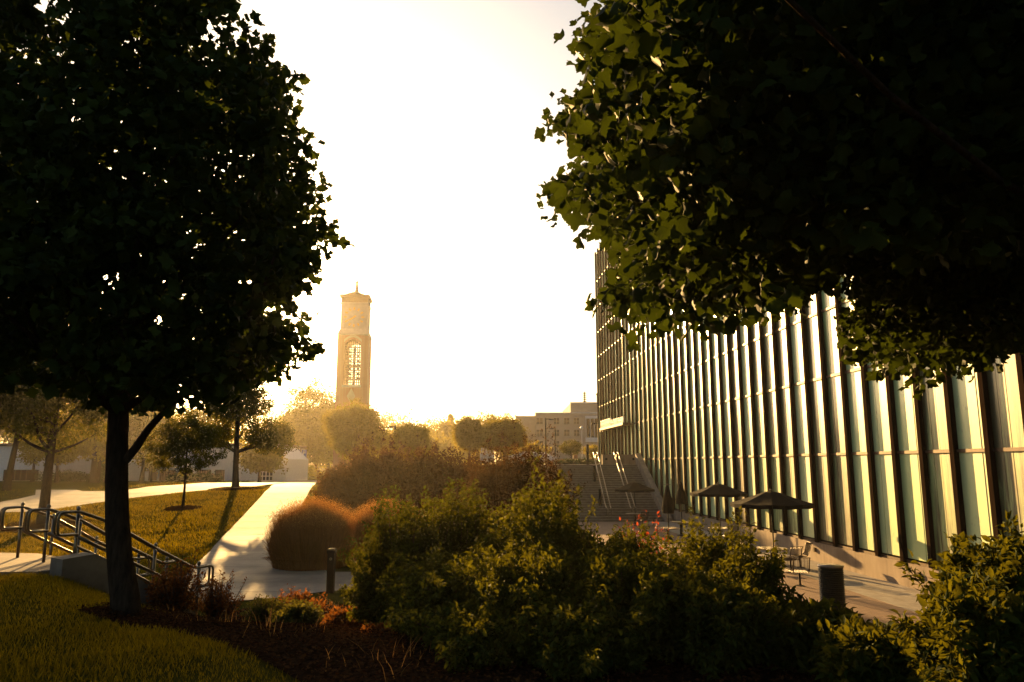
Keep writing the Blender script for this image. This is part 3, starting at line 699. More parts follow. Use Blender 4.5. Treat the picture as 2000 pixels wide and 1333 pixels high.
Wd = Wd[(d2 < 1)]; px_, py_, dep = project(Wd)
q_ = np.clip(.27*F/np.maximum(dep, 3), 20, 110); big = inpoly(px_-q_, py_, polyR) & inpoly(px_-q_*.5, py_+q_*.8, polyR) & inpoly(px_+q_*.4, py_+q_*.9, polyR)
rim = inpoly(px_-14, py_, polyR) & inpoly(px_-8, py_+14, polyR) & ~big & (dep > 3.8) & (dep < 8.5) & (rng.random(len(Wd)) < .5) & ((px_ < 1640) | (py_ < 560) | (dep > 6.5)) & (py_ > -60) & (px_ < 2050)
k = big; RMR = Wd[rim]; RMR = RMR+rng.exponential(.10, (len(RMR), 1))*np.array([-1, 0, -.8])*rng.random((len(RMR), 3)); RMR = RMR-np.array([RX, RY, RZ])
# the hanging branch group on the right is further off
off = (dep < .5) | (px_ > 2150) | (py_ < -220); k = np.where(off, (Wd[:, 2] > 4.6) & (rng.random(len(Wd)) < .10), k); far = (px_ > 1600) & (py_ > 470); k &= off | ~far | (dep > 7.0)  # sparse crown out of view over the camera, added to block sky light
k &= ~(off & (np.linalg.norm(Wd-np.array([0, 0, CAMZ]), axis=1) < 2.2))
# thin gap column left of the near leaves
Wd = Wd[k]; dep = dep[k]; px_ = px_[k]; py_ = py_[k]
X_ = Wd-np.array([RX, RY, RZ])
def Rkeep(P):
    px, py, d = project(P+np.array([RX, RY, RZ])); return (d < .2) | ((py < -260) & (d > 1.0)) | (px > 2350) | ((px > 1040) & (d > 3.6))
mb, pts, rs = trunk_mb(0, 0, 0, 8.8, .2, (0, 0), 1.5, 20, 14, .15)
qx, qy, qd = project(X_+np.array([RX, RY, RZ]))
for i in rng.choice(np.flatnonzero((X_[:, 2] > 3.3) & ((qy < 330) | (qx > 2050) | (qd < .5))), 50, replace=False):
    c = X_[i]; zz = max(3.6, min(7.8, c[2]-np.hypot(c[0], c[1])*.12)); k = int(np.clip(zz/8.8*20, 3, 18)); limb(mb, pts[k], c, rs[k]*.35, .008, .05, 8)
mb.build('trunk', 'bark', RT, True)
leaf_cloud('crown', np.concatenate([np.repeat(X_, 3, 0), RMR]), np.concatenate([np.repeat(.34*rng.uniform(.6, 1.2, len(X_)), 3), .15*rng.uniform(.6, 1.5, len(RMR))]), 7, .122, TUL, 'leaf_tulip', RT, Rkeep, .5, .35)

# --- lawn trees (left)
def lawn_tree(label, px, pyb, pyt, pyc, hw, r, nclump, per, ls, mat='leaf_lawn_tree', lean=(0, 0), limbs=12, crad=.5, group='trees standing on the lawn', Y=None, depth=1.0, rag=1.0, tmpl=DI, name='lawn_tree', flat=.9):
    if Y is None: g = gp(px, pyb); x, y = g
    else: y = Y; x = at(px, pyb, Y)[0]
    z0 = h(x, y)-.02; s = y/F; ht = zat(pyt, y)-z0; hc = zat(pyc, y)-z0; rx = hw*s; ry = rx*depth
    cz = (ht+hc)/2; rz = (ht-hc)/2; ell = [(lean[0], 0, cz, rx*.8, ry*.8, rz)]
    for k in range(6):
        a = rng.uniform(0, 6.28); q = rng.uniform(.35, .6); zz = rng.uniform(-.55, .5)
        ell.append((math.cos(a)*rx*q*rag+lean[0], math.sin(a)*ry*q, cz+zz*rz, rx*.48, ry*.48, rz*.42))
    return tree(name, label, x, y, z0, ht, r, ell, nclump, per, ls, mat, tmpl, crad, limbs, lean, group, flat=flat)
lawn_tree('dark spreading tree on the lawn just left of the big trunk, low bare boughs', 86, 1024, 560, 872, 190, .22, 330, 130, .18, limbs=26, crad=.7)
lawn_tree('leaning dark tree at the far left edge of the lawn', 14, 958, 640, 850, 110, .2, 170, 110, .2, limbs=14, crad=.7, lean=(.7, 0))
lawn_tree('small round young tree with a thin trunk on the sunlit lawn', 357, 992, 806, 930, 84, .075, 170, 110, .11, limbs=14, crad=.33)
g4 = gp(461, 954); s4 = g4[1]/F
zf = lambda py: zat(py, g4[1])-h(*g4)
ee = lambda px, py, hw, hh, d=1.0: ((px-461)*s4, 0, zf(py), hw*s4, hw*s4*d, hh*s4)
tree('lawn_tree', 'tall layered tree by the path bend, its lowest bough reaching right', g4[0], g4[1], h(*g4), zf(560), .19,
     [ee(455, 790, 62, 34), ee(515, 845, 50, 24), ee(540, 868, 36, 15), ee(415, 845, 42, 18), ee(450, 725, 62, 50), ee(435, 655, 50, 55), ee(428, 600, 38, 48), ee(500, 690, 46, 48)],  # the hidden upper crown is shaped to keep sun off the foreground
     700, 85, .16, 'leaf_lawn_tree', DI, .48, 34, (-.3, 0), 'trees standing on the lawn')
# mulch rings
for i, (px, py, r_) in enumerate(((86, 1026, 1.7), (357, 993, .9), (461, 955, 1.6))):
    g = gp(px, py); mb = MB(); V_ = []; nr = 28
    ctr = (g[0], g[1], h(*g)+.07); V_.append(ctr)
    for k in range(nr):
        a = 2*math.pi*k/nr; rr_ = r_*(1+.08*math.sin(3*a+i)); xx, yy = g[0]+rr_*math.cos(a), g[1]+rr_*math.sin(a); V_.append((xx, yy, h(xx, yy)+.02))
    mb.add(V_, [(0, 1+k, 1+(k+1) % nr) for k in range(nr)]); o = mb.build('mulch_ring', 'mulch_ground'); tag(o, ['mulch circle round the foot of the dark spreading lawn tree', 'mulch circle round the foot of the small young tree', 'mulch circle round the foot of the tall layered tree'][i], None, None, 'structure')
# hazy trees near the white buildings
gl = 'hazy trees in front of the white buildings'
for (px, Y, pyt, pyc, hw, r, lb) in ((62, 84, 790, 905, 50, .18, 'hazy small tree with forked stem at the left end of the white wall'),
        (108, 80, 800, 905, 52, .2, 'hazy tree with thin forked trunk before the white wall, left of the twin trunks'),
        (180, 76, 770, 895, 74, .34, 'hazy tree with the thicker of two close trunks before the white wall'),
        (190, 78, 780, 898, 60, .24, 'hazy tree with the thinner of two close trunks before the white wall'),
        (276, 80, 790, 900, 48, .26, 'hazy tree just right of the big dark trunk'),
        (294, 84, 800, 918, 34, .14, 'slim hazy tree beside the dark bays'),
        (506, 80, 872, 915, 42, .2, 'low rounded hazy tree in front of the gabled white building'),
        (20, 96, 770, 870, 80, .3, 'tall hazy tree behind the leaning tree at the far left'),
        (400, 104, 790, 880, 90, .3, 'hazy yellow green tree behind the small young tree'),
        (240, 108, 770, 880, 90, .3, 'hazy tree rising behind the white building by the big trunk'),
        (130, 112, 765, 880, 90, .3, 'hazy tree rising behind the white wall left of centre of the wall')):
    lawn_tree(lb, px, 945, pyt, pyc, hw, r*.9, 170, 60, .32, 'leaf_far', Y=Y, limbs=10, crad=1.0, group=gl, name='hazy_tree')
# big hazy tree left of the tower
lawn_tree('tall airy hazy tree directly left of the bell tower', 590, 935, 735, 900, 70, .4, 190, 60, .42, 'leaf_far', Y=126, limbs=24, crad=1.3, group=None, name='hazy_tree')
lawn_tree('dense hazy tree at the foot of the bell tower', 596, 935, 790, 930, 58, .3, 210, 70, .4, 'leaf_far', Y=120, limbs=8, crad=1.3, group=None, name='hazy_tree')
lawn_tree('hazy tree close against the left edge of the bell tower', 640, 935, 778, 915, 38, .3, 150, 70, .4, 'leaf_far', Y=124, limbs=8, crad=1.2, group=None, name='hazy_tree')
# rounded trees right of the tower
ga_ = 'rounded trees beyond the dark shrubs'
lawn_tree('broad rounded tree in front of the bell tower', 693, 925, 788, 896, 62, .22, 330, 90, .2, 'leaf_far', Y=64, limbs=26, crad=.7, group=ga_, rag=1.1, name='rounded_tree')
lawn_tree('small domed tree right of the hooded lamp', 803, 915, 828, 893, 40, .16, 220, 90, .18, 'leaf_far', Y=62, limbs=10, crad=.55, group=ga_, name='rounded_tree')
lawn_tree('left one of the two clipped round trees near the white van', 916, 915, 815, 882, 32, .16, 240, 90, .2, 'leaf_far', Y=78, limbs=12, crad=.55, group=ga_, name='rounded_tree')
lawn_tree('right and larger one of the two clipped round trees near the white van', 985, 915, 812, 882, 46, .18, 330, 90, .2, 'leaf_far', Y=76, limbs=12, crad=.6, group=ga_, name='rounded_tree')
lawn_tree('loose pale tree showing between the two clipped round trees', 952, 915, 803, 880, 30, .2, 90, 60, .3, 'leaf_far', Y=100, limbs=14, crad=.9, group=None, name='rounded_tree')
lawn_tree('small flat topped young tree on the terrace in front of the office block', 1116, 902, 862, 888, 26, .1, 90, 50, .16, 'leaf_lawn_tree', Y=92, limbs=16, crad=.45, group=None, name='young_tree')
lawn_tree('low tree behind the bollard at the head of the steps', 1158, 902, 872, 892, 22, .1, 60, 50, .2, 'leaf_far', Y=100, limbs=8, crad=.5, group=None, name='young_tree')
# distant wood line, each tree its own
gw = 'distant hazy treeline'
dl = {735: 'hazy distant tree just right of the bell tower', 765: 'hazy distant tree behind the arm of the hooded lamp between the rounded trees', 790: 'hazy distant tree directly behind the small domed tree, left side',
 815: 'hazy distant tree directly behind the small domed tree, right side', 845: 'hazy distant tree midway between the domed tree and the pointed conifer', 868: 'hazy distant tree close left of the pointed conifer', 905: 'hazy distant tree close right of the pointed conifer',
 780: 'lower nearer hazy tree left of the small domed tree', 835: 'lower nearer hazy tree just right of the small domed tree', 870: 'lower nearer hazy tree below the pointed conifer', 1010: 'hazy tree right of the clipped round trees, before the left end of the office block',
 1040: 'low hazy tree in front of the office block behind the tall black lamp', 560: 'hazy distant tree left of the banner post', 500: 'hazy distant tree behind the gabled white building', 440: 'hazy distant tree behind the tall layered tree, on its left',
 330: 'hazy distant tree behind the small round young tree', 920: 'low hazy tree behind the left clipped round tree', 745: 'low hazy tree right of the broad rounded tree', 660: 'hazy distant tree right behind the foot of the bell tower'}
for i, (px, pyt, hw, Y) in enumerate(((735, 806, 30, 190), (765, 803, 26, 205), (790, 812, 24, 180), (815, 815, 30, 215), (845, 818, 24, 190), (868, 822, 18, 175), (905, 820, 26, 220), (780, 838, 34, 150), (835, 845, 30, 140), (870, 848, 28, 145), (1010, 850, 30, 140), (1040, 872, 24, 125), (560, 812, 40, 170), (500, 805, 50, 160), (440, 800, 50, 165), (330, 795, 60, 160), (920, 852, 20, 130), (745, 850, 26, 130), (660, 830, 30, 150))):
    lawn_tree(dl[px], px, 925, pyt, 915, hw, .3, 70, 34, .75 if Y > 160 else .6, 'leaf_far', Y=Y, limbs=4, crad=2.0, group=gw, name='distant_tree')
# conifer
Yc = 200; x = at(879, 900, Yc)[0]; z0 = h(x, Yc); ht = zat(810, Yc)-z0
ct = empty('conifer_tree', (x, Yc, z0), 'pointed hazy conifer in the distant treeline', 'tree'); mb, _, _ = trunk_mb(0, 0, 0, ht, .3); mb.build('trunk', 'bark', ct)
zz = rng.uniform(.15, .98, 260)*ht; rad = (1-zz/ht)*3.4+.15; a = rng.uniform(0, 6.28, 260); q = rng.uniform(.4, 1, 260)
leaf_cloud('crown', np.stack([np.cos(a)*rad*q, np.sin(a)*rad*q, zz], 1), .5, 24, .5, DI, 'leaf_far', ct)

# ==================================================================  SHRUBS
def shrub(name, label, x, y, rx, ry, top, stems, per, lsize, mat, group=None, tmpl=None, base=None, shoot=.17, cat='shrub', flat=.5, stemr=.006, low=.25, spread=.25):
    z0 = (h(x, y) if base is None else base); t = empty(name, (x, y, z0), label, cat, group); ht = top-z0
    a = rng.uniform(0, 2*np.pi, stems); e = np.arccos(rng.uniform(.02, 1, stems)); e = np.where(rng.random(stems) < .12, e*.4, e)
    R_ = rng.uniform(.80, 1.0, stems)+np.abs(rng.normal(0, shoot, stems))*(np.cos(e) > .3)
    R_[rng.random(stems) < .35] *= rng.uniform(.55, .9)
    lump = 1+.15*np.sin(3*a+x)+.10*np.sin(5*a+3*e+y)+.07*np.sin(9*a-4*e)
    tip = np.stack([np.cos(a)*np.sin(e)*rx*R_*lump, np.sin(a)*np.sin(e)*ry*R_*lump, np.cos(e)**.8*ht*R_*.97+.12*ht*np.sin(e)], 1)
    root = np.stack([np.cos(a)*rx*spread*np.sin(e), np.sin(a)*ry*spread*np.sin(e), np.zeros(stems)], 1)
    mid = (root+tip)/2+np.stack([np.cos(a)*.12*rx, np.sin(a)*.12*ry, .12*ht*np.ones(stems)], 1)
    mb = MB()
    for i in range(0, stems, max(1, stems//130)):
        P = [root[i]*(1-t_)**2+mid[i]*2*t_*(1-t_)+tip[i]*t_*t_ for t_ in (0, .33, .66, 1)]
        mb.tube(P, [stemr*1.6, stemr*1.2, stemr, stemr*.4], 4)
    mb.build('stems', 'stem', t)
    tt = low+(1-low)*rng.random((stems, per))**.75; tt[:, 0] = 1.0
    t3 = tt[..., None]; Pp = root[:, None]*(1-t3)**2+mid[:, None]*2*t3*(1-t3)+tip[:, None]*t3*t3
    Pp = Pp.reshape(-1, 3); n = len(Pp); Pp += rng.normal(size=(n, 3))*lsize*.45
    axis = np.repeat((tip-mid), per, 0); axis /= np.linalg.norm(axis, axis=1, keepdims=True)
    yd = axis*.5+unit(n)*.9+np.array([0, 0, .0]); nn = unit(n)*.8+np.array([0, 0, flat+.3])
    if not (Pp[:, 2] > -.05).all(): k = Pp[:, 2] > 0; Pp, yd, nn = Pp[k], yd[k], nn[k]
    inst('foliage', tmpl or T_ovate(), Pp, frames(yd, nn), lsize*rng.uniform(.6, 1.2, len(Pp)), mat, t)
    return t
OV = [T_ovate(), T_ovate(.22, .7), T_ovate(.30, -.2), T_ovate(.18, .4)]
def shp(px, py, Y): p = at(px, py, Y); return p
gs = 'green shrubs filling the bed'
def gsh(label, px, pyt, Y, hwpx, ry, stems, per=105, ls=.064, mat='leaf_shrub', name='shrub', **kw):
    p = at(px, pyt, Y); return shrub(name, label, p[0], Y, hwpx*Y/F, ry, p[2], stems, per, ls, mat, gs if mat == 'leaf_shrub' else None, OV, **kw)
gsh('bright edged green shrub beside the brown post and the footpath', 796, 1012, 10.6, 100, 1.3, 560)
gsh('green feathery topped shrub in the middle of the bed before the dark red ones', 900, 982, 11.6, 84, 1.2, 420, shoot=.15)
gsh('tall green shrub with pale shoots in the centre, just left of the steps', 1052, 988, 9.6, 98, 1.2, 560, shoot=.17)
gsh('leafy shrub below the open umbrella at the foot of the steps', 1215, 1062, 8.9, 88, 1.1, 440)
gsh('leafy shrub with tall shoots in front of the closed umbrellas', 1395, 1078, 8.8, 82, 1.0, 440, shoot=.24)
gsh('small leafy shrub left of the slatted chairs', 1455, 1100, 7.8, 62, .8, 280)
gsh('dark shrub low in the middle foreground under the bright edged one', 868, 1115, 8.4, 105, 1.1, 460)
gsh('dark shrub low in the centre foreground under the tall shoots', 1030, 1095, 7.7, 118, 1.1, 480)
gsh('dark shrub low in the foreground right of centre', 1230, 1115, 7.2, 118, 1.0, 460)
gsh('black shaded shrub at the bottom centre of the view', 960, 1200, 7.0, 110, .8, 340)
gsh('black shaded shrub at the bottom, just right of centre', 1130, 1200, 6.5, 118, .7, 320)
gsh('shaded shrub at the bottom, right of centre, below the plaza chairs', 1385, 1150, 6.8, 104, .8, 360)
gsh('low broad leaved plants below the thick ribbed post', 1590, 1215, 6.8, 92, .7, 300, ls=.1)
gsh('tall leafy shrub at the lower right corner in front of the glass building', 1955, 1085, 5.6, 100, .7, 380, ls=.075, shoot=.17)
gsh('leafy shrub filling the bottom right corner', 1920, 1190, 4.8, 120, .5, 300, ls=.075)
gsh('shaded low shrub at the bottom edge between centre and the right corner', 1720, 1265, 5.6, 100, .5, 260, ls=.085)
# orange flowers behind
gsh('patch of orange red flowers in front of the plaza tables', 1258, 1044, 14.0, 62, .5, 160, 26, .07, 'petal_red', 'flower_patch')
gsh('low orange brown plant at the path edge', 585, 1160, 14.2, 52, .5, 170, 30, .06, 'leaf_autumn', 'low_plant')
gsh('dark round plant in the mulch left of centre', 585, 1185, 11.8, 42, .45, 170, 30, .06, 'leaf_low_plant', 'low_plant')
gsh('green low plant at the near edge of the footpath', 520, 1172, 13.6, 40, .4, 140, 26, .06, 'leaf_low_plant', 'low_plant')
gsh('rusty low plant in the mulch near the lawn edge', 750, 1243, 8.6, 44, .35, 130, 26, .05, 'leaf_autumn', 'low_plant')
gsh('small leafy plant in the mulch below the brown post', 672, 1200, 10.8, 36, .35, 120, 24, .06, 'leaf_autumn', 'low_plant')
gsh('seed headed bush at the foot of the metal handrails', 432, 1142, 14.2, 34, .4, 130, 22, .05, 'leaf_autumn', 'low_plant', shoot=.3)
gsh('dry bush under the lower end of the handrails', 345, 1120, 13.2, 46, .5, 160, 22, .06, 'leaf_autumn', 'low_plant', shoot=.3)
gr_ = 'dark red shrubs on the slope'
def rsh(label, px, pyt, Y, hwpx, ry, stems, per=60, ls=.13):
    p = at(px, pyt, Y); x = p[0]; return shrub('red_leaf_shrub', label, x, Y, hwpx*Y/F, ry, p[2], stems, per, ls, 'leaf_red_shrub', gr_, DI, low=.15, spread=.5, flat=.2)
rsh('leftmost dark red shrub, its edge reaching the footpath lawn', 672, 915, 35, 50, 1.8, 420)
rsh('tall dark red shrub in front of the broad rounded tree', 742, 884, 34, 72, 2.0, 560)
rsh('dark red shrub below the small domed tree', 835, 892, 34, 72, 2.0, 560)
rsh('lower dark red shrub just left of the white van', 905, 908, 33, 58, 1.6, 360)
rsh('dark red shrub with tall shoots left of the steps', 1040, 888, 25, 72, 1.5, 620, 60, .09)
rsh('dark red shrub with ragged top in front of the white van', 965, 896, 27, 55, 1.3, 480, 60, .09)
p = at(1000, 858, 25.5)
# ornamental grass clump
g = gp(588, 1116); cx, cyy = g[0], g[1]+1.0; cz0 = h(cx, cyy)
OG = empty('ornamental_grass', (cx, cyy, cz0), 'big rounded clump of rust coloured ornamental grass beside the footpath', 'ornamental grass')
n = 24000; a = rng.uniform(0, 2*np.pi, n); e = rng.uniform(0, 1, n)**.75*1.62; rj = rng.uniform(.72, 1.06, n)
P0 = np.stack([np.cos(a)*1.12*np.sqrt(rng.random(n)), np.sin(a)*1.05*np.sqrt(rng.random(n)), np.zeros(n)], 1)
tip = np.stack([np.cos(a)*np.sin(e)*1.42*rj, np.sin(a)*np.sin(e)*1.42*rj, .30+1.62*np.clip(np.cos(e), 0, 1)**.55*rj], 1); P1 = P0*.5+tip*np.array([.55, .55, .62])+np.array([0, 0, .12])
sd = np.stack([-np.sin(a), np.cos(a), np.zeros(n)], 1)+rng.normal(size=(n, 3))*.6; sd /= np.linalg.norm(sd, axis=1, keepdims=True)
w0 = .006
V = np.stack([P0-sd*w0, P0+sd*w0, P1+sd*w0, P1-sd*w0, tip], 1).reshape(-1, 3)
L = (np.array([0, 1, 2, 3, 3, 2, 4])[None]+(np.arange(n)*5)[:, None]).ravel()
link('leaves', rawmesh('blades', V, L, np.tile([4, 3], n)), 'grass_russet', OG)
k = rng.choice(np.flatnonzero(e < 1.1), 7000, replace=False); Pt = np.repeat(tip[k], 3, 0)+rng.normal(size=(21000, 3))*np.array([.05, .05, .08]); nn = unit(21000)
inst('seed_heads', T_diamond(.22), Pt, frames(unit(21000)+np.array([0, 0, .6]), nn), rng.uniform(.02, .05, 21000), 'grass_straw', OG)
og2 = copy_tree(OG); og2.location = (cx+2.1, cyy+1.0, h(cx+2.1, cyy+1.0)); og2.rotation_euler = (0, 0, 2.1); og2.scale = (.9, .9, .95)
og2['label'] = 'second clump of rust coloured ornamental grass, half hidden behind the green shrub'
# bushes by the white building
for i, (px, ls_) in enumerate(((345, 'small round clipped bush before the dark bays, leftmost of the four small ones'), (386, 'small round clipped bush, second from the left before the dark bays'), (400, 'small round clipped bush, third from the left before the dark bays'), (418, 'small round clipped bush nearest the tall layered tree'), (150, 'wide low bush before the white wall, middle one of the wide three'), (205, 'wide low bush before the white wall beside the big trunk'), (110, 'wide low bush before the white wall, leftmost of the wide three'))):
    Yb = 88; p = at(px, 929 if px > 300 else 925, Yb); b_ = shrub('clipped_bush', ls_, p[0], Yb, (.9 if px > 300 else 2.5), .9, p[2], 70, 24, .26, 'leaf_evergreen', 'clipped bushes along the white building', DI)
p = at(215, 885, 82); shrub('evergreen_bush', 'dark conical evergreen against the white wall beside the big trunk', p[0], 82, 1.5, 1.3, p[2], 140, 40, .24, 'leaf_evergreen', None, DI)
# reddish orange grass band behind the stair rails
x0_, x1_ = -13.5, -6.6
grass('ground_cover', 16000, (-14, -6.8, 14.6, 17.4), .42, 'orange seeding grass behind the handrails', lambda x, y: (y > 15.0) & (x < -6.8), 'grass_straw', .02)

# ==================================================================  LEFT STAIR, RAILS
sdir = np.array([.644, .765]); sn = np.array([-.765, .644])
A1 = at(154, 993, 12.6); A4 = at(389, 1100, 14.4)
# positions of rail posts on plan
def stz(P): return None
Adir = (A4[:2]-A1[:2]); Alen = np.linalg.norm(Adir); Adir = Adir/Alen; Anor = np.array([-Adir[1], Adir[0]])
RAILH = .95
ztopA = A1[2]; zbotA = A4[2]
prof_t = [0, .27, .66, 1.0]
def solve_t(px, py):   # plan parameter where the rail line meets the pixel column
    best = min(np.linspace(-.2, 1.3, 600), key=lambda t: abs(project(np.array([A1[0]+(A4[0]-A1[0])*t, A1[1]+(A4[1]-A1[1])*t, A1[2]]))[0]-px)); return best
tA = [0, solve_t(220, 0), solve_t(310, 0), 1.0]
zA = [zat(993, A1[1]), 0, 0, A4[2]]
yA = [A1[1]+(A4[1]-A1[1])*t for t in tA]
zA[1] = zat(1017, yA[1]); zA[2] = zat(1065, yA[2])
def handrail(off, label, loops=True, ext=0.0):
    base = A1[:2]+Anor*off; pos = [base+(A4[:2]-A1[:2])*t for t in tA]
    root = empty('handrail', (pos[0][0], pos[0][1], zA[0]-RAILH), label, 'handrail', 'steel handrails of the left stair')
    loc = lambda p, z: (p[0]-pos[0][0], p[1]-pos[0][1], z-(zA[0]-RAILH))
    for p, z in zip(pos, zA):
        mb = MB(); mb.tube([loc(p, z-RAILH-.35), loc(p, z-.03)], .026, 12); mb.lathe([(.03, -.03), (.034, -.01), (.03, .015), (.016, .032), (.003, .036)], 0, 0, 12)
        n12 = 12*5; L_ = loc(p, z)
        mb.v[-n12:] = [(a+L_[0], b+L_[1], c+L_[2]) for a, b, c in mb.v[-n12:]]
        mb.build('post', 'steel', root, True)
    d3 = np.array([Adir[0], Adir[1]]); up_ = pos[0]-d3*.32; dn = pos[3]+d3*.26
    for side in (-1, 1):
        o_ = Anor*.06*side
        P = [loc(up_+o_, zA[0]-.42), loc(up_+o_, zA[0]-.06), loc(pos[0]+o_, zA[0]-.05), loc(pos[1]*.92+pos[0]*.08+o_, zA[1]-.02), loc(pos[2]+o_, zA[2]-.06), loc(pos[3]*.88+pos[2]*.12+o_, zA[3]-.08), loc(dn+o_, zA[3]-.06), loc(dn+o_, zA[3]-.42)]
        mb = MB(); mb.tube(fillet([loc(pos[0]+o_, zA[0]-.42)]+P+[loc(pos[3]+o_, zA[3]-.42)], .09, 5), .021, 10); mb.build('top_rail', 'steel', root, True)
        Q_ = [loc(pos[0]+o_, zA[0]-.45), loc(pos[1]*.7+pos[0]*.3+o_, zA[1]-.43), loc(pos[2]+o_, zA[2]-.48), loc(pos[3]+o_, zA[3]-.62)]
        mb = MB(); mb.tube(fillet(Q_, .09, 5), .021, 10); mb.build('lower_rail', 'steel', root, True)
    for p, z in zip(pos, zA):
        mb = MB(); mb.tube(fillet([loc(p+Anor*.06, z-.09), loc(p+Anor*.05, z-.16), loc(p-Anor*.05, z-.16), loc(p-Anor*.06, z-.09)], .03, 4), .008, 6); mb.build('bracket', 'steel', root, True)
    return root
handrail(0, 'nearest steel handrail of the left stair, its end loop standing by the footpath')
handrail(1.12, 'middle steel handrail of the left stair, behind the nearest one')
handrail(2.2, 'farthest steel handrail of the left stair at the left edge of the view')
# landing and stair
lz = zA[0]-RAILH; bz = zA[3]-RAILH
LS = empty('garden_stair', (A1[0], A1[1], lz), 'concrete stair under the steel handrails descending to the footpath', 'steps')
L2 = lambda p, z: (p[0]-A1[0], p[1]-A1[1], z-lz)
mb = MB(); nn_ = 7
a0 = A1[:2]+(A4[:2]-A1[:2])*tA[1]*.9; a1 = A4[:2]-Adir*.1
for i in range(nn_):
    q0 = a0+(a1-a0)*i/nn_; q1 = a0+(a1-a0)*(i+1)/nn_; z = lz-(lz-bz)*(i+.6)/nn_
    P = [q0+Anor*.12, q1+Anor*.12, q1+Anor*2.5, q0+Anor*2.5]
    mb.hexa([L2(p, z-.8) for p in P]+[L2(p, z) for p in P])
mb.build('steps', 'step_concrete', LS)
mb = MB(); b0 = A1[:2]-Adir*3.0; P = [b0-Anor*.9, a0-Anor*.12, a0+Anor*2.6, b0+Anor*4.5]
P = [np.array([-13, 11.6]), np.array([A1[0]-.3, 12.15]), a0, a0+Anor*2.6, np.array([-13, 15.2])]
mb.prism([L2(p, 0)[:2] for p in P], -.3, 0); mb.build('landing', 'step_concrete', LS)
# cheek wall beside the stair (near side)
mb = MB(); c0 = A1[:2]-Adir*.38; c1 = A1[:2]+Adir*.12; c2 = A4[:2]-Adir*.3; wv = Anor*-.42
def cw(pA, zA_, pB, zB_):
    mb.hexa([L2(pA+wv, -0+lz-1.6), L2(pB+wv, lz-2.0), L2(pB, lz-2.0), L2(pA, lz-1.6), L2(pA+wv, zA_), L2(pB+wv, zB_), L2(pB, zB_), L2(pA, zA_)])
sh_ = -Anor*.06; c0, c1, c2 = c0+sh_, c1+sh_, c2+sh_
cw(c0, lz+.20, c1, lz+.24); cw(c1+Adir*.002, lz+.24, c2, bz+.16)
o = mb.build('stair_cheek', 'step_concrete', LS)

# ==================================================================  STREET FURNITURE
# brown post by the path
g = gp(645, 1156); zt_ = zat(1071, g[1]); z0 = h(g[0], g[1])
BP = empty('path_post', (g[0], g[1], z0), 'short dark brown post standing between the footpath and the green shrub', 'post')
mb = MB(); mb.box(-.085, .085, -.085, .085, -.2, zt_-z0-.12); mb.build('post', 'brown_post', BP)
mb = MB(); mb.lathe([(.14, zt_-z0-.118), (.15, zt_-z0-.05), (.11, zt_-z0-.01), (.05, zt_-z0)], 0, 0, 4, math.pi/4); mb.build('cap', 'brown_post', BP)
mb = MB(); mb.tube([(0, -.087, zt_-z0-.25), (0, -.11, zt_-z0-.25)], .035, 12); mb.build('reflector', 'steel', BP)
# thick ribbed post on the plaza
rp = at(1625, 1150, 20.0); ztp = zat(1104, 20.0)
RP = empty('ribbed_bollard', (rp[0], 20.0, -.79), 'thick black ribbed cylindrical post with a flat pale top on the plaza', 'bollard')
hh = ztp+.79; prof = [(.30, 0)]; z = .05
while z < hh-.1: prof += [(.31, z), (.294, z+.012), (.294, z+.024), (.31, z+.036)]; z += .052
prof += [(.30, hh-.05)]; mb = MB(); mb.lathe(prof, 0, 0, 28); mb.build('ribbed_body', 'dark_metal', RP, False)
mb = MB(); mb.lathe([(.315, hh-.048), (.325, hh-.03), (.32, hh), (.02, hh+.015)], 0, 0, 28); mb.build('top_cap', 'table_metal', RP, True)
# step bollards
gb3 = 'dark bollards up the wide steps'
for (px, py0, py1, Y, lb) in ((1148, 868, 904, 60.3, 'dark slim bollard at the head of the wide steps'), (1161, 910, 945, 57.2, 'dark slim bollard halfway down the wide steps'), (1172.5, 955, 992, 54.0, 'dark slim bollard near the foot of the wide steps')):
    p0 = at(px, py1, Y); p1 = at(px, py0, Y); o_ = empty('step_bollard', (p0[0], Y, p0[2]-.15), lb, 'bollard', gb3); hh = p1[2]-p0[2]+.15
    mb = MB(); mb.lathe([(.11, 0), (.11, hh-.06)], 0, 0, 14); mb.build('bollard_shaft', 'dark_metal', o_, False); mb = MB(); mb.lathe([(.12, hh-.059), (.125, hh-.02), (.09, hh)], 0, 0, 14); mb.build('bollard_cap', 'dark_metal', o_)
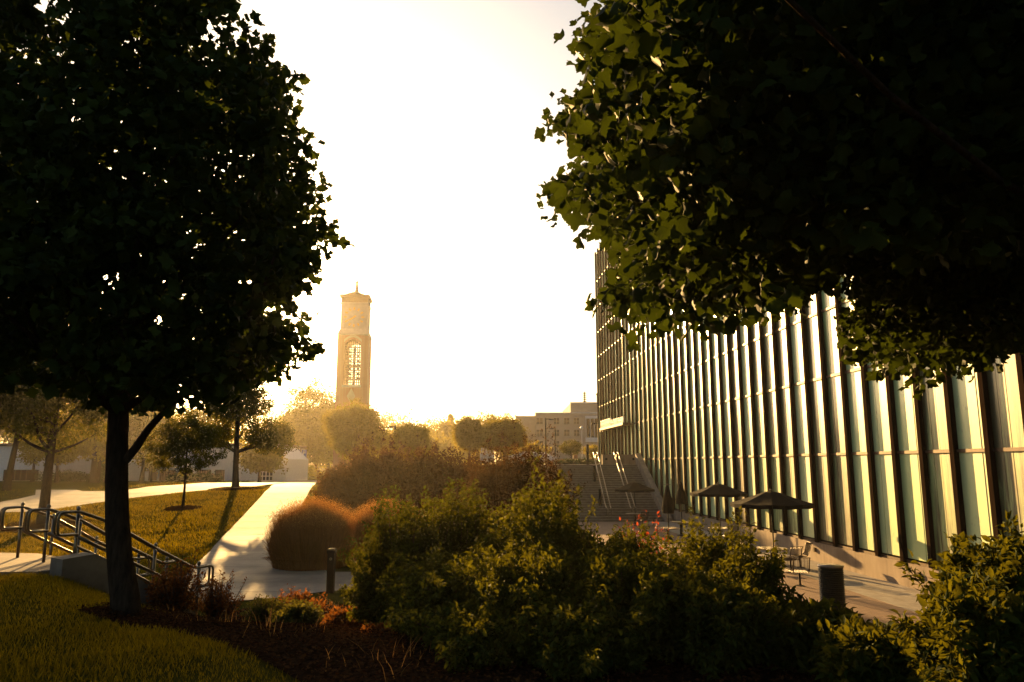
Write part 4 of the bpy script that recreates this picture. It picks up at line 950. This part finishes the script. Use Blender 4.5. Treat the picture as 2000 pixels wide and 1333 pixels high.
# handrails on wide steps
for (pa_, pb_, lb) in (((1163, 881), (1188, 990), 'left steel handrail pair on the wide steps'), ((1203, 880), (1236, 988), 'right steel handrail pair on the wide steps, nearer the glass building')):
    ya, yb = 60.2, 52.3; a_ = at(pa_[0], pa_[1], ya); b_ = at(pb_[0], pb_[1], yb); xm = (a_[0]+b_[0])/2
    dx = (b_[0]-a_[0])
    hr = empty('step_handrail', (a_[0], ya, 3.05), lb, 'handrail', 'steel handrails on the wide steps')
    for sx in (-.16, .16):
        za_ = 3.05+.95; zb_ = -.8+.95
        P = [(sx, .5, .5), (sx, .5, .95), (sx, .1, .95), (dx+sx, yb-ya, zb_-3.05), (dx+sx, yb-ya-.4, zb_-3.05), (dx+sx, yb-ya-.4, zb_-3.05-.45)]
        mb = MB(); mb.tube(fillet(P, .15, 4), .035, 8); mb.build('rail', 'steel', hr, True)
    for t in (.02, .34, .67, .98):
        mb = MB(); xx = dx*t; yy = (yb-ya)*t; zz = (.95)+(zb_-3.05-.95)*t; mb.tube([(xx, yy, zz-1.0), (xx, yy, zz-.05)], .03, 8)
        mb.tube([(xx-.16, yy, zz-.05), (xx+.16, yy, zz-.05)], .018, 6); mb.build('post', 'steel', hr, True)
# lamps
def lamp(px, pyt, Y, side, L, lb, r=.09):
    p = at(px, pyt, Y); z0 = h(p[0], Y)-.05; o_ = empty('street_lamp', (p[0], Y, z0), lb, 'lamp post', 'hooded lamp posts beyond the steps'); hh = p[2]-z0
    mb = MB(); mb.tube([(0, 0, 0), (0, 0, hh-.02)], [r*1.1, r*.85], 10); mb.lathe([(r*1.8, 0), (r*1.8, .12), (r*1.2, .2)], 0, 0, 10); mb.build('pole', 'dark_metal', o_)
    mb = MB(); mb.hexa([(side*.0, -.05, hh-.2), (side*L*.4, -.05, hh-.2), (side*L*.4, .05, hh-.2), (0, .05, hh-.2), (0, -.05, hh-.1), (side*L*.4, -.05, hh-.1), (side*L*.4, .05, hh-.1), (0, .05, hh-.1)]); mb.build('arm', 'dark_metal', o_)
    mb = MB(); s = side; mb.hexa([(s*L*.35, -.16, hh-.25), (s*L, -.12, hh-.24), (s*L, .12, hh-.24), (s*L*.35, .16, hh-.25), (s*L*.35, -.12, hh-.09), (s*L, -.08, hh-.16), (s*L, .08, hh-.16), (s*L*.35, .12, hh-.09)]); mb.build('lamp_head', 'dark_metal', o_)
lamp(1065.5, 816, 74, 1, 1.0, 'tall black hooded lamp post left of the steps, its arm pointing right')
lamp(1169, 824, 70, -1, .7, 'black hooded lamp post close to the corner of the glass building')
lamp(1084, 835, 96, -1, .8, 'thin hooded lamp post in front of the office block windows')
lamp(771.5, 831, 66, -1, .85, 'hooded lamp post between the rounded trees, arm pointing left')
p = at(1136, 832, 104); z0 = h(p[0], 104); gl_ = empty('globe_lamp', (p[0], 104, z0), 'pale globe topped lamp post in front of the office block', 'lamp post'); hh = p[2]-z0
mb = MB(); mb.tube([(0, 0, 0), (0, 0, hh-.6)], [.09, .06], 8); mb.build('pole', 'white_paint', gl_); mb = MB(); mb.lathe([(.08, hh-.6), (.2, hh-.45), (.22, hh-.3), (.14, hh-.12), (.05, hh)], 0, 0, 12); mb.build('lamp_globe', 'white_letters', gl_, True)
# banner post
Yb = 96; p = at(587.5, 876, Yb); z0 = h(p[0], Yb); bp = empty('banner_post', (p[0], Yb, z0), 'post with two blue and white banners left of the bell tower', 'lamp post'); hh = p[2]-z0
mb = MB(); mb.tube([(0, 0, 0), (0, 0, hh)], .07, 8); mb.build('pole', 'dark_metal', bp)
s = Yb/F
for x0_, x1_ in ((-11.5*s, -2*s), (2*s, 11.5*s)):
    mb = MB(); mb.box(x0_, x1_, -.02, .02, hh-1.35, hh-.2); mb.tube([(0, 0, hh-.18), (x1_ if x0_ > 0 else x0_, 0, hh-.18)], .02, 6); bn = mb.build('banner', 'banner_blue', bp)
    mb = MB(); c = (x0_+x1_)/2; mb.box(c-.16, c+.18, -.03, -.022, hh-.65, hh-.42); mb.box(c-.18, c-.05, -.03, -.022, hh-.95, hh-.66); mb.box(c-.1, c+.17, -.03, -.022, hh-1.2, hh-1.0); mb.build('emblem', 'white_letters', bn)
# umbrellas
def open_umbrella(px, pyt, Y, rad, lb):
    p = at(px, pyt, Y); o_ = empty('umbrella', (p[0], Y, -.785), lb, 'umbrella', 'open black plaza umbrellas', rng.uniform(0, .7)); hh = p[2]+.785
    mb = MB(); mb.tube([(0, 0, 0), (0, 0, hh-.04)], .024, 10); mb.build('pole', 'dark_metal', o_)
    mb = MB(); n_ = 8; V_ = [(0, 0, hh-.02)]; Fc = []
    rings = [(.2, hh-.08), (.5, hh-.25), (.8, hh-.40), (1.0, hh-.48)]
    for q, (f, z) in enumerate(rings):
        for k in range(16):
            a = 2*math.pi*k/16; rr_ = rad*f*(1 if k % 2 == 0 else .955); zz_ = z+(0 if k % 2 == 0 else -.03*f); V_.append((rr_*math.cos(a), rr_*math.sin(a), zz_))
    for k in range(16):
        Fc.append((0, 1+k, 1+(k+1) % 16))
        for q in range(3): Fc.append((1+q*16+k, 1+(q+1)*16+k, 1+(q+1)*16+(k+1) % 16, 1+q*16+(k+1) % 16))
    m0 = len(V_); V_ += [(x*1.0, y*1.0, z-.14) for x, y, z in V_[1+48:1+64]]
    for k in range(16): Fc.append((49+k, m0+k, m0+(k+1) % 16, 49+(k+1) % 16))
    mb.add(V_, Fc); c = mb.build('canopy', 'fabric', o_); md = c.modifiers.new('thickness', 'SOLIDIFY'); md.thickness = .006
    for k in range(8):
        a = 2*math.pi*k/8; mb = MB(); mb.tube([(math.cos(a)*rad*f*.97, math.sin(a)*rad*f*.97, z-.03) for f, z in rings], .008, 5); mb.build('rib', 'dark_metal', o_)
    mb = MB(); mb.lathe([(.05, hh-.01), (.055, hh+.02), (.02, hh+.05)], 0, 0, 10); mb.build('finial', 'table_metal', o_)
open_umbrella(1505, 958, 29, 1.52, 'largest open black umbrella over the slatted chairs on the plaza')
open_umbrella(1403, 944, 38, 1.42, 'open black umbrella behind the tall shoots, middle of the three open ones')
open_umbrella(1239, 941, 49, 1.34, 'farthest open black umbrella, before the wide steps')
def closed_umbrella(px, pyt, pyb, Y, lb):
    p = at(px, pyt, Y); hh = p[2]+.785; zb_ = zat(pyb, Y)+.785; o_ = empty('umbrella', (p[0], Y, -.785), lb, 'umbrella', 'closed black plaza umbrellas')
    mb = MB(); mb.tube([(0, 0, 0), (0, 0, zb_+.1)], .03, 10); mb.build('pole', 'dark_metal', o_)
    prof = [(.03, hh), (.08, hh-.08), (.15, hh-.5), (.2, (hh+zb_)/2), (.27, zb_+.25), (.25, zb_)]; V_ = []; n_ = 24
    mb = MB()
    for r_, z in prof:
        for k in range(n_): a = 2*math.pi*k/n_; q = r_*(1+.16*math.cos(8*a+z)); V_.append((q*math.cos(a), q*math.sin(a), z))
    mb.add(V_, [(i*n_+k, i*n_+(k+1) % n_, (i+1)*n_+(k+1) % n_, (i+1)*n_+k) for i in range(len(prof)-1) for k in range(n_)]+[tuple(range(n_))[::-1]]); mb.build('folded_canopy', 'fabric', o_, True)
    mb = MB(); mb.tube([(0, 0, hh), (0, 0, hh+.08)], .02, 8); mb.tube([(-.18, 0, hh+.03), (.18, 0, hh+.03)], .012, 6); mb.build('finial', 'table_metal', o_)
closed_umbrella(1303, 948, 1003, 38, 'closed black umbrella left of its twin, behind the shrub shoots')
closed_umbrella(1329, 941, 985, 42, 'closed black umbrella right of its twin, nearer the glass building')
# tables
def table(x, y, lb):
    o_ = empty('cafe_table', (x, y, -.785), lb, 'table', 'round plaza tables')
    mb = MB(); mb.lathe([(.56, .70), (.60, .715), (.60, .735), (.57, .745)], 0, 0, 28); mb.build('tabletop', 'table_metal', o_)
    mb = MB(); mb.lathe([(.26, 0), (.26, .03), (.07, .06), (.07, .64), (.2, .70)], 0, 0, 16); mb.build('pedestal', 'dark_metal', o_)
t1 = at(1507, 1060, 29)[0]; t2 = at(1240, 1000, 49)[0]; t3 = at(1405, 1000, 38)[0]; t4 = at(1303, 1000, 38)[0]; t5 = at(1329, 1000, 42)[0]
table(t1, 29, 'round metal table under the largest open umbrella'); table(t2, 49, 'round metal table under the farthest open umbrella')
table(t3, 38, 'round metal table under the middle open umbrella'); table(t4, 38.0, 'round metal table at the left closed umbrella'); table(t5, 42, 'round metal table at the right closed umbrella')
# slatted chairs
def make_chair(lb):
    o_ = empty('slatted_chair', (0, 0, -.785), lb, 'chair', 'slatted metal plaza chairs')
    side = [(.0, .26, .45), (.0, -.14, .42), (.0, -.22, .47), (.0, -.30, .62), (.0, -.36, .86), (.0, -.42, .92)]
    mb = MB()
    for s in (-.25, .25): mb.tube(fillet([(s, y, z) for _, y, z in side], .06, 4), .013, 8)
    mb.tube([(-.25, .26, .45), (.25, .26, .45)], .013, 8); mb.tube([(-.25, -.42, .92), (.25, -.42, .92)], .013, 8); mb.build('frame', 'chair_metal', o_, True)
    mb = MB()
    for k in range(11):
        s = -.225+.45*k/10; mb.tube([(s, .25, .452), (s, -.13, .424)], .009, 5)
    mb.build('seat', 'chair_metal', o_); mb = MB()
    for k in range(11):
        s = -.225+.45*k/10; mb.tube([(s, -.2, .455), (s, -.30, .62), (s, -.36, .86), (s, -.41, .915)], .009, 5)
    mb.build('backrest', 'chair_metal', o_)
    mb = MB(); mb.tube([(0, 0, 0), (0, 0, .40)], .035, 10); mb.lathe([(.14, 0), (.14, .015), (.04, .03)], 0, 0, 12); mb.box(-.22, .22, -.03, .03, .40, .425); mb.build('leg', 'dark_metal', o_)
    return o_
proto = make_chair('slatted chair at the left of the table under the largest umbrella')
spots = [(t1-.72, 28.8, -1.3, None), (t1+.35, 28.1, .35, 'slatted chair in front of the table, its back to us, under the largest umbrella'),
         (t1+1.15, 29.3, 1.57, 'slatted chair seen side on, beside the plinth of the glass building'),
         (t1-.4, 29.95, 3.5, 'slatted chair on the far side of the table under the largest umbrella'),
         (at(1528, 1130, 25.2)[0], 25.2, .1, 'left one of two slatted chairs side by side just left of the thick ribbed post'),
         (at(1562, 1130, 25.0)[0], 25.0, -.1, 'right one of two slatted chairs side by side just left of the thick ribbed post'),
         (t2+1.15, 48.8, 1.5, 'slatted chair right of the table under the farthest umbrella'), (t2+.3, 48.0, .3, 'slatted chair in front of the table under the farthest umbrella'),
         (t4-.9, 37.7, -1.5, 'slatted chair left of the table at the left closed umbrella'), (t3+.2, 37.1, .2, 'slatted chair in front of the table under the middle open umbrella')]
for i, (x, y, rz, lb) in enumerate(spots):
    o_ = proto if i == 0 else copy_tree(proto); o_.location = (x, y, -.785); o_.rotation_euler = (0, 0, rz)
    if lb: o_['label'] = lb
# vehicles beyond the dark red shrub
def vehicle(name, lb, cat, px, Y, L, W_, H1, H2, rz, cab):
    x = at(px, 890, Y)[0]; z0 = h(x, Y)+.03; o_ = empty(name, (x, Y, z0), lb, cat, None, rz)
    mb = MB(); sec = cab; n_ = len(sec)
    for s, k in ((0, 0),):
        V_ = [(-W_/2, y, z) for y, z in sec]+[(-W_/2*.86 if z > H1 else -W_/2, y, z) for y, z in []]
    wd = lambda z: W_/2*(1 if z <= H1+.01 else .84)
    V_ = [(-wd(z), y, z) for y, z in sec]+[(wd(z), y, z) for y, z in sec]
    mb.add(V_, [tuple(range(n_)), tuple(range(n_, 2*n_))[::-1]]+[(i, n_+i, n_+(i+1) % n_, (i+1) % n_) for i in range(n_)]); b_ = mb.build('body', 'car_paint', o_)
    md = b_.modifiers.new('bevel', 'BEVEL'); md.width = .06; md.segments = 2
    for s in (-1, 1):
        for yy in (-L*.31, L*.31):
            mb = MB(); mb.tube([(s*(W_/2-.2), yy, .32), (s*(W_/2+.012), yy, .32)], .32, 18); w_ = mb.build('wheel', 'rubber', o_)
            mb = MB(); mb.tube([(s*(W_/2+.013), yy, .32), (s*(W_/2+.03), yy, .32)], .18, 14); mb.build('rim', 'steel', w_)
    for s in (-1, 1):
        mb = MB(); zz0, zz1 = H1+.08, H2-.12; y0_, y1_ = -L*.2, L*.2
        mb.hexa([(s*(W_/2*.9+.02), y0_-.2, zz0), (s*(W_/2*.9+.02), y1_+.1, zz0), (s*(W_/2*.84), y1_+.1, zz0), (s*(W_/2*.84), y0_-.2, zz0), (s*(W_/2*.86+.0), y0_, zz1), (s*(W_/2*.86), y1_-.1, zz1), (s*(W_/2*.8), y1_-.1, zz1), (s*(W_/2*.8), y0_, zz1)]); mb.build('side_window', 'window_dark', o_)
    mb = MB(); mb.box(-W_*.36, W_*.36, sec[0][0]-.015, sec[0][0]-.001, .75, .95); mb.build('tail_light', 'petal_red', o_)
vanp = [(-2.5, .35), (-2.55, 1.2), (-2.5, 2.2), (1.2, 2.25), (1.9, 1.4), (2.5, 1.15), (2.55, .4)]
carp = [(-2.2, .3), (-2.25, .9), (-1.5, 1.0), (-.9, 1.42), (.6, 1.42), (1.3, .98), (2.15, .85), (2.2, .35)]
vehicle('van', 'white van parked beyond the shrubs under the clipped round trees', 'van', 951, 92, 5, 1.7, 1.2, 2.2, .05, vanp)
vehicle('parked_car', 'white car parked behind the dark red shrub, nearer the van', 'car', 1026, 84, 4.4, 1.75, 1.0, 1.42, 1.2, carp)
vehicle('parked_car', 'white car parked beside the tall black lamp post', 'car', 1049, 88, 4.4, 1.75, 1.0, 1.42, 1.4, carp)
# brick wall bits and fence beyond the steps
mb = MB(); p0 = at(1090, 890, 96)[0]; p1 = at(1176, 890, 96)[0]; mb.box(p0, p1+6, 96, 96.3, 2.9, 3.75); mb.box(at(1120, 890, 96)[0], at(1128, 890, 96)[0], 95.9, 96.4, 2.9, 4.5)
tag(mb.build('brick_wall', 'tower_brick'), 'low brick garden wall beyond the head of the steps', 'wall')
p = at(1140, 899, 80); shrub('clipped_hedge', 'low clipped hedge behind the head of the wide steps', p[0], 82, 3.6, .6, 3.6, 160, 26, .14, 'leaf_evergreen', None, DI, base=3.0)

# ==================================================================  HAZE
mb = MB(); mb.box(-150, 120, -20, 260, -2.2, 42); hz = mb.build('haze', None); tag(hz, 'golden morning haze hanging over the campus', 'haze', None, 'stuff')
m, n, out = newmat('haze'); pv = n.nodes.new('ShaderNodeVolumePrincipled'); pv.inputs['Color'].default_value = (.98, .90, .76, 1); pv.inputs['Density'].default_value = .00022; pv.inputs['Anisotropy'].default_value = .78
n.links.new(pv.outputs[0], out.inputs['Volume']); hz.data.materials.append(m)
bpy.context.view_layer.update()
